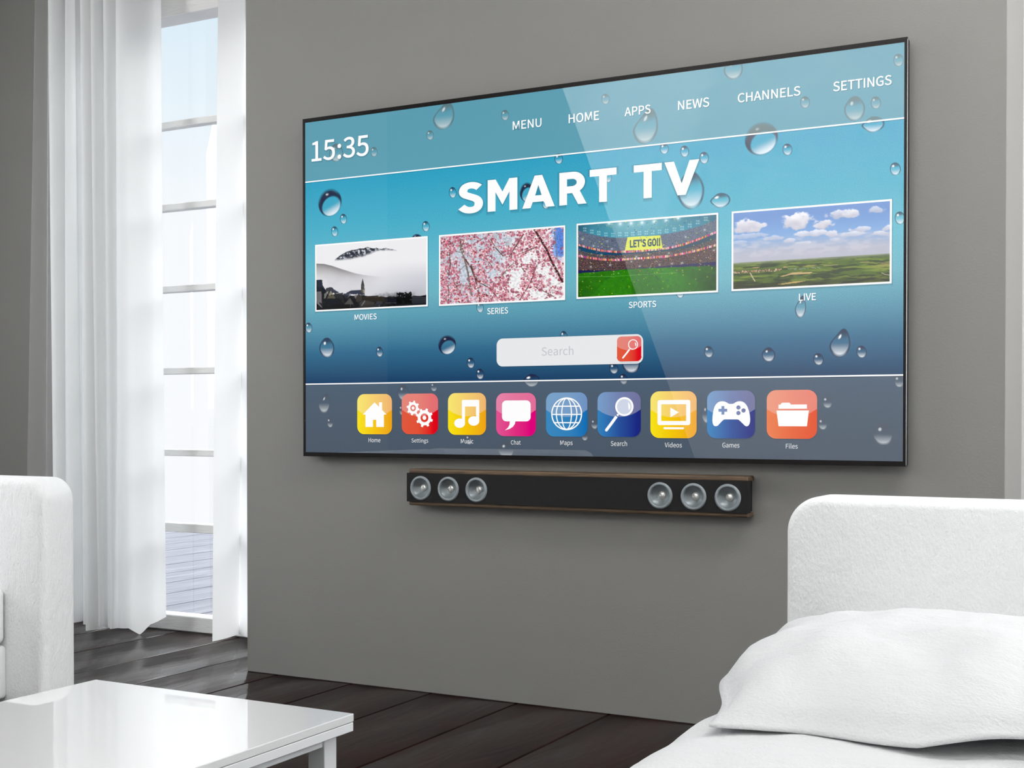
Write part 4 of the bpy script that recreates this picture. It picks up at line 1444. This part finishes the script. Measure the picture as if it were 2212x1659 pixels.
def rrect(x0, y0, x1, y1, r, ry=None, n=8):
    ry = r if ry is None else ry
    p = []
    for cx, cy, a0 in ((x1 - r, y1 - ry, 0), (x0 + r, y1 - ry, 90), (x0 + r, y0 + ry, 180), (x1 - r, y0 + ry, 270)):
        p += arc(cx, cy, r, ry, a0, a0 + 90, n)
    return p


def thick_line(pts, w, cap=True):
    pts = [np.array(p, float) for p in pts]
    out_l, out_r = [], []
    for i, p in enumerate(pts):
        a = pts[max(0, i - 1)]; b = pts[min(len(pts) - 1, i + 1)]
        t = (b - a) / np.linalg.norm(b - a); n_ = np.array([-t[1], t[0]]) * w / 2
        out_l.append(tuple(p + n_)); out_r.append(tuple(p - n_))
    if cap:
        t = (pts[-1] - pts[-2]); ang = math.degrees(math.atan2(t[1], t[0]))
        out_l += arc(pts[-1][0], pts[-1][1], w / 2, w / 2, ang + 90, ang - 90, 8)
    return out_l + out_r[::-1]


def ring(cx, cy, rx, ry, w):
    return [circ(cx, cy, rx, ry, 56), circ(cx, cy, rx - w, ry - w, 56)]


def gear(cx, cy, rx, ry, teeth, rot, hole, dot):
    p = []
    for i in range(teeth):
        for da, f in ((-.30, .80), (-.20, 1.0), (.20, 1.0), (.30, .80)):
            a = 2 * PI * (i + da * .78) / teeth + rot
            p.append((cx + rx * f * math.cos(a), cy + ry * f * math.sin(a)))
    return [p, circ(cx, cy, hole * rx, hole * ry, 32), circ(cx, cy, dot * rx, dot * ry, 24)]


G_HOME = [[[(412, 270), (480, 335), (480, 270), (525, 270), (525, 384), (592, 452), (551, 452), (551, 636), (437, 636), (437, 530), (389, 530), (389, 636), (276, 636), (276, 452), (236, 452)]]]
G_SET = [gear(988, 355, 97, 112, 8, .20, .44, .21), gear(1157, 501, 127, 143, 8, .0 + .31, .46, .22)]
G_MUS = [[[(1718, 243), (1726, 234), (1967, 234), (1976, 243), (1976, 555), (1928, 555), (1928, 333), (1764, 333), (1764, 590), (1718, 590)]], [circ(1684, 582, 81, 70)], [circ(1894, 548, 82, 71)]]
G_CHAT = [[rrect(162, 228, 564, 522, 62)], [[(274, 512), (353, 512), (345, 555), (318, 597), (270, 628), (204, 648), (245, 612), (268, 570)]]]
G_MAP = [ring(1071, 416, 217, 231, 17), ring(1071, 416, 152, 224, 15), ring(1071, 416, 75, 224, 15),
         [[(888, 301), (1254, 301), (1258, 317), (884, 317)]], [[(862, 417), (1280, 417), (1280, 432), (862, 432)]], [[(884, 533), (1258, 533), (1254, 548), (888, 548)]]]
G_SEA = [ring(1882, 315, 128, 133, 26), [thick_line([(1772, 452), (1700, 552), (1630, 645)], 40)], [circ(1790, 431, 15)], [[(1932, 250), (1950, 270), (1965, 300), (1965, 340), (1944, 366)]]]
G_VID = [[rrect(175, 193, 576, 500, 26), [(221, 245), (526, 245), (526, 450), (221, 450)]], [[(333, 285), (437, 344), (333, 405)]], [rrect(248, 526, 500, 551, 12)]]
G_GAM = [[[(862, 310), (875, 270), (893, 242), (920, 219), (945, 210), (970, 208), (1000, 212), (1025, 224), (1045, 237), (1060, 241), (1095, 241), (1110, 237), (1132, 222), (1158, 211), (1185, 208), (1215, 214), (1240, 228), (1262, 252), (1280, 285),
          (1295, 330), (1305, 375), (1310, 425), (1308, 460), (1301, 487), (1288, 508), (1268, 516), (1248, 510), (1215, 477), (1185, 448), (1170, 436), (1155, 431), (1000, 431), (985, 436), (970, 448), (940, 480), (915, 508), (890, 516), (868, 511), (853, 487), (847, 445), (850, 380)],
          [(959, 267), (995, 267), (995, 301), (1030, 301), (1030, 337), (995, 337), (995, 372), (959, 372), (959, 337), (923, 337), (923, 301), (959, 301)], circ(1167, 285, 26), circ(1167, 353, 26), circ(1229, 322, 26)]]
G_FIL = [[[(1658, 300), (1658, 250), (1683, 250), (1690, 234), (1706, 226), (1788, 226), (1802, 234), (1806, 249), (2005, 249), (2005, 300)]], [[(1633, 322), (2029, 322), (2006, 515), (1659, 515)]]]
G_BTN = [ring(1945, 280, 67, 71, 12), [thick_line([(1893, 352), (1850, 408), (1808, 460)], 22)], [thick_line([(1904, 336), (1893, 352)], 10)], [[(1970, 248), (1983, 262), (1990, 280), (1986, 298), (1978, 306)]]]


def icon(name, px, crop, mat, groups, lens=None, radius=.19):
    xa, _ = S(px[0], (px[1] + px[3]) / 2); xb, _ = S(px[2], (px[1] + px[3]) / 2)
    _, zt = S((px[0] + px[2]) / 2, px[1]); _, zb = S((px[0] + px[2]) / 2, px[3])
    tf = lambda a, b: (xa + (a - crop[0]) / (crop[2] - crop[0]) * (xb - xa), zt + (b - crop[1]) / (crop[3] - crop[1]) * (zb - zt))
    un = lambda a, b: (xa + a * (xb - xa), zb + b * (zt - zb))
    t = link(name, flat_mesh(name, [[rrect(0, 0, 1, 1, radius)]], un, YS - LAY * 6), IC[mat], tv)
    r = radius
    gl = [(0, .615)] + arc(.5, 1.02, .62, .58, 180 + 44, 360 - 44, 16)[0:] + [(1, .615)]
    gl = [(0, .61), (.12, .535), (.25, .482), (.38, .452), (.5, .444), (.62, .452), (.75, .482), (.88, .535), (1, .61)]
    gl += arc(1 - r, 1 - r, r, r, 0, 90, 8) + arc(r, 1 - r, r, r, 90, 180, 8)
    link('upper_tint', flat_mesh('upper_tint', [[gl]], un, YS - LAY * 7), GLOSS, t)
    un2 = lambda a, b: (xa - .001 + a * (xb - xa + .0032), zb - .0034 + b * (zt - zb + .0036))
    link('tile_shade', flat_mesh('tile_shade', [[rrect(0, 0, 1, 1, radius)]], un2, YS - LAY * 5), SHADOW, t)
    if lens:
        link('lens', flat_mesh('lens', [[circ(*lens)]], tf, YS - LAY * 8), LENS, t)
    link('symbol', flat_mesh('symbol', groups, tf, YS - LAY * 9), W_TEXT, t)
    return t


icons = [
    ((772, 851.2, 847, 938), (152, 146, 670, 745), 'yellow', G_HOME, 'Home', (796.6, 955.3), (822, 946.3), 'yellow tile with a white house'),
    ((868, 850.2, 946.6, 938), (816, 139, 1358, 747), 'red', G_SET, 'Settings', (889.3, 958.4), (925.3, 947.2), 'red tile with two white gears'),
    ((968, 848.8, 1050.2, 939.5), (1508, 130, 2075, 757), 'yellow', G_MUS, 'Music', (995.9, 957.8), (1022.7, 948), 'yellow tile with white music notes'),
    ((1072, 849, 1157.8, 942.2), (78, 124, 636, 730), 'pink', G_CHAT, 'Chat', (1104.1, 960.3), (1125, 950.6), 'pink tile with a white speech bubble'),
    ((1179.7, 847.8, 1269, 943.1), (779, 116, 1360, 736), 'blue', G_MAP, 'Maps', (1210.6, 964), (1237.2, 951.8), 'blue tile with a white globe grid'),
    ((1290.9, 846.6, 1384.3, 943.7), (1502, 108, 2110, 740), 'navy', G_SEA, 'Search', (1319.8, 963.2), (1354.7, 952.6), 'dark blue tile with a white magnifier'),
    ((1405.2, 845, 1505, 946.4), (86, 85, 652, 660), 'yellow', G_VID, 'Videos', (1436.2, 966.2), (1473.2, 955.8), 'yellow tile with a white play screen'),
    ((1527.5, 843.6, 1631.2, 947), (780, 77, 1368, 664), 'navy', G_GAM, 'Games', (1560.7, 966.7), (1597.5, 956.6), 'dark blue tile with a white game pad'),
    ((1656.4, 842.3, 1765.2, 947.8), (1511, 70, 2128, 668), 'orange', G_FIL, 'Files', (1697.7, 968.9), (1723.4, 958.2), 'orange tile with a white folder'),
]
for px, crop, mt, gr, cap, lb, rt, lab in icons:
    t = icon('app_icon', px, crop, mt, gr, (1882, 315, 104, 109) if cap == 'Search' else None)
    t['label'] = lab
    label_text('caption', cap, lb, rt, t, W_DIM, weight=.002, shade=.0016)

# ---- search field
xa, _ = S(1073, 760); xb, _ = S(1389.5, 753)
zt = (S(1095, 731)[1] + S(1375, 722)[1]) / 2; zb = (S(1095, 792)[1] + S(1375, 785)[1]) / 2
asp_ = (zt - zb) / (xb - xa)
un = lambda a, b: (xa + a * (xb - xa), zb + b * (zt - zb))
sfld = link('search_field', flat_mesh('search_field', [[rrect(0, 0, 1, 1, .24 * asp_, .24)]], un, YS - LAY * 5), FIELD, tv)
un3 = lambda a, b: (xa - .0006 + a * (xb - xa + .003), zb - .0034 + b * (zt - zb + .0036))
link('field_shade', flat_mesh('field_shade', [[rrect(0, 0, 1, 1, .24 * asp_, .24)]], un3, YS - LAY * 4), SHADOW, sfld)
label_text('prompt_text', 'Search', (1170.3, 768.6), (1238.8, 747.2), sfld, GREY_TEXT, weight=.0, layer=6, shade=0)
sbt = icon('search_button', (1333, 726.5, 1385.5, 780.6), (1726, 165, 2056, 512), 'red', G_BTN, None, .17)
sbt['label'] = 'red button with a white magnifier'

# cover glass in front of the picture
box('cover_glass', SC_X0, SC_X1, YS - .0030, YS - .0018, SC_Z0, SC_Z1, M['screen_glass'], tv)
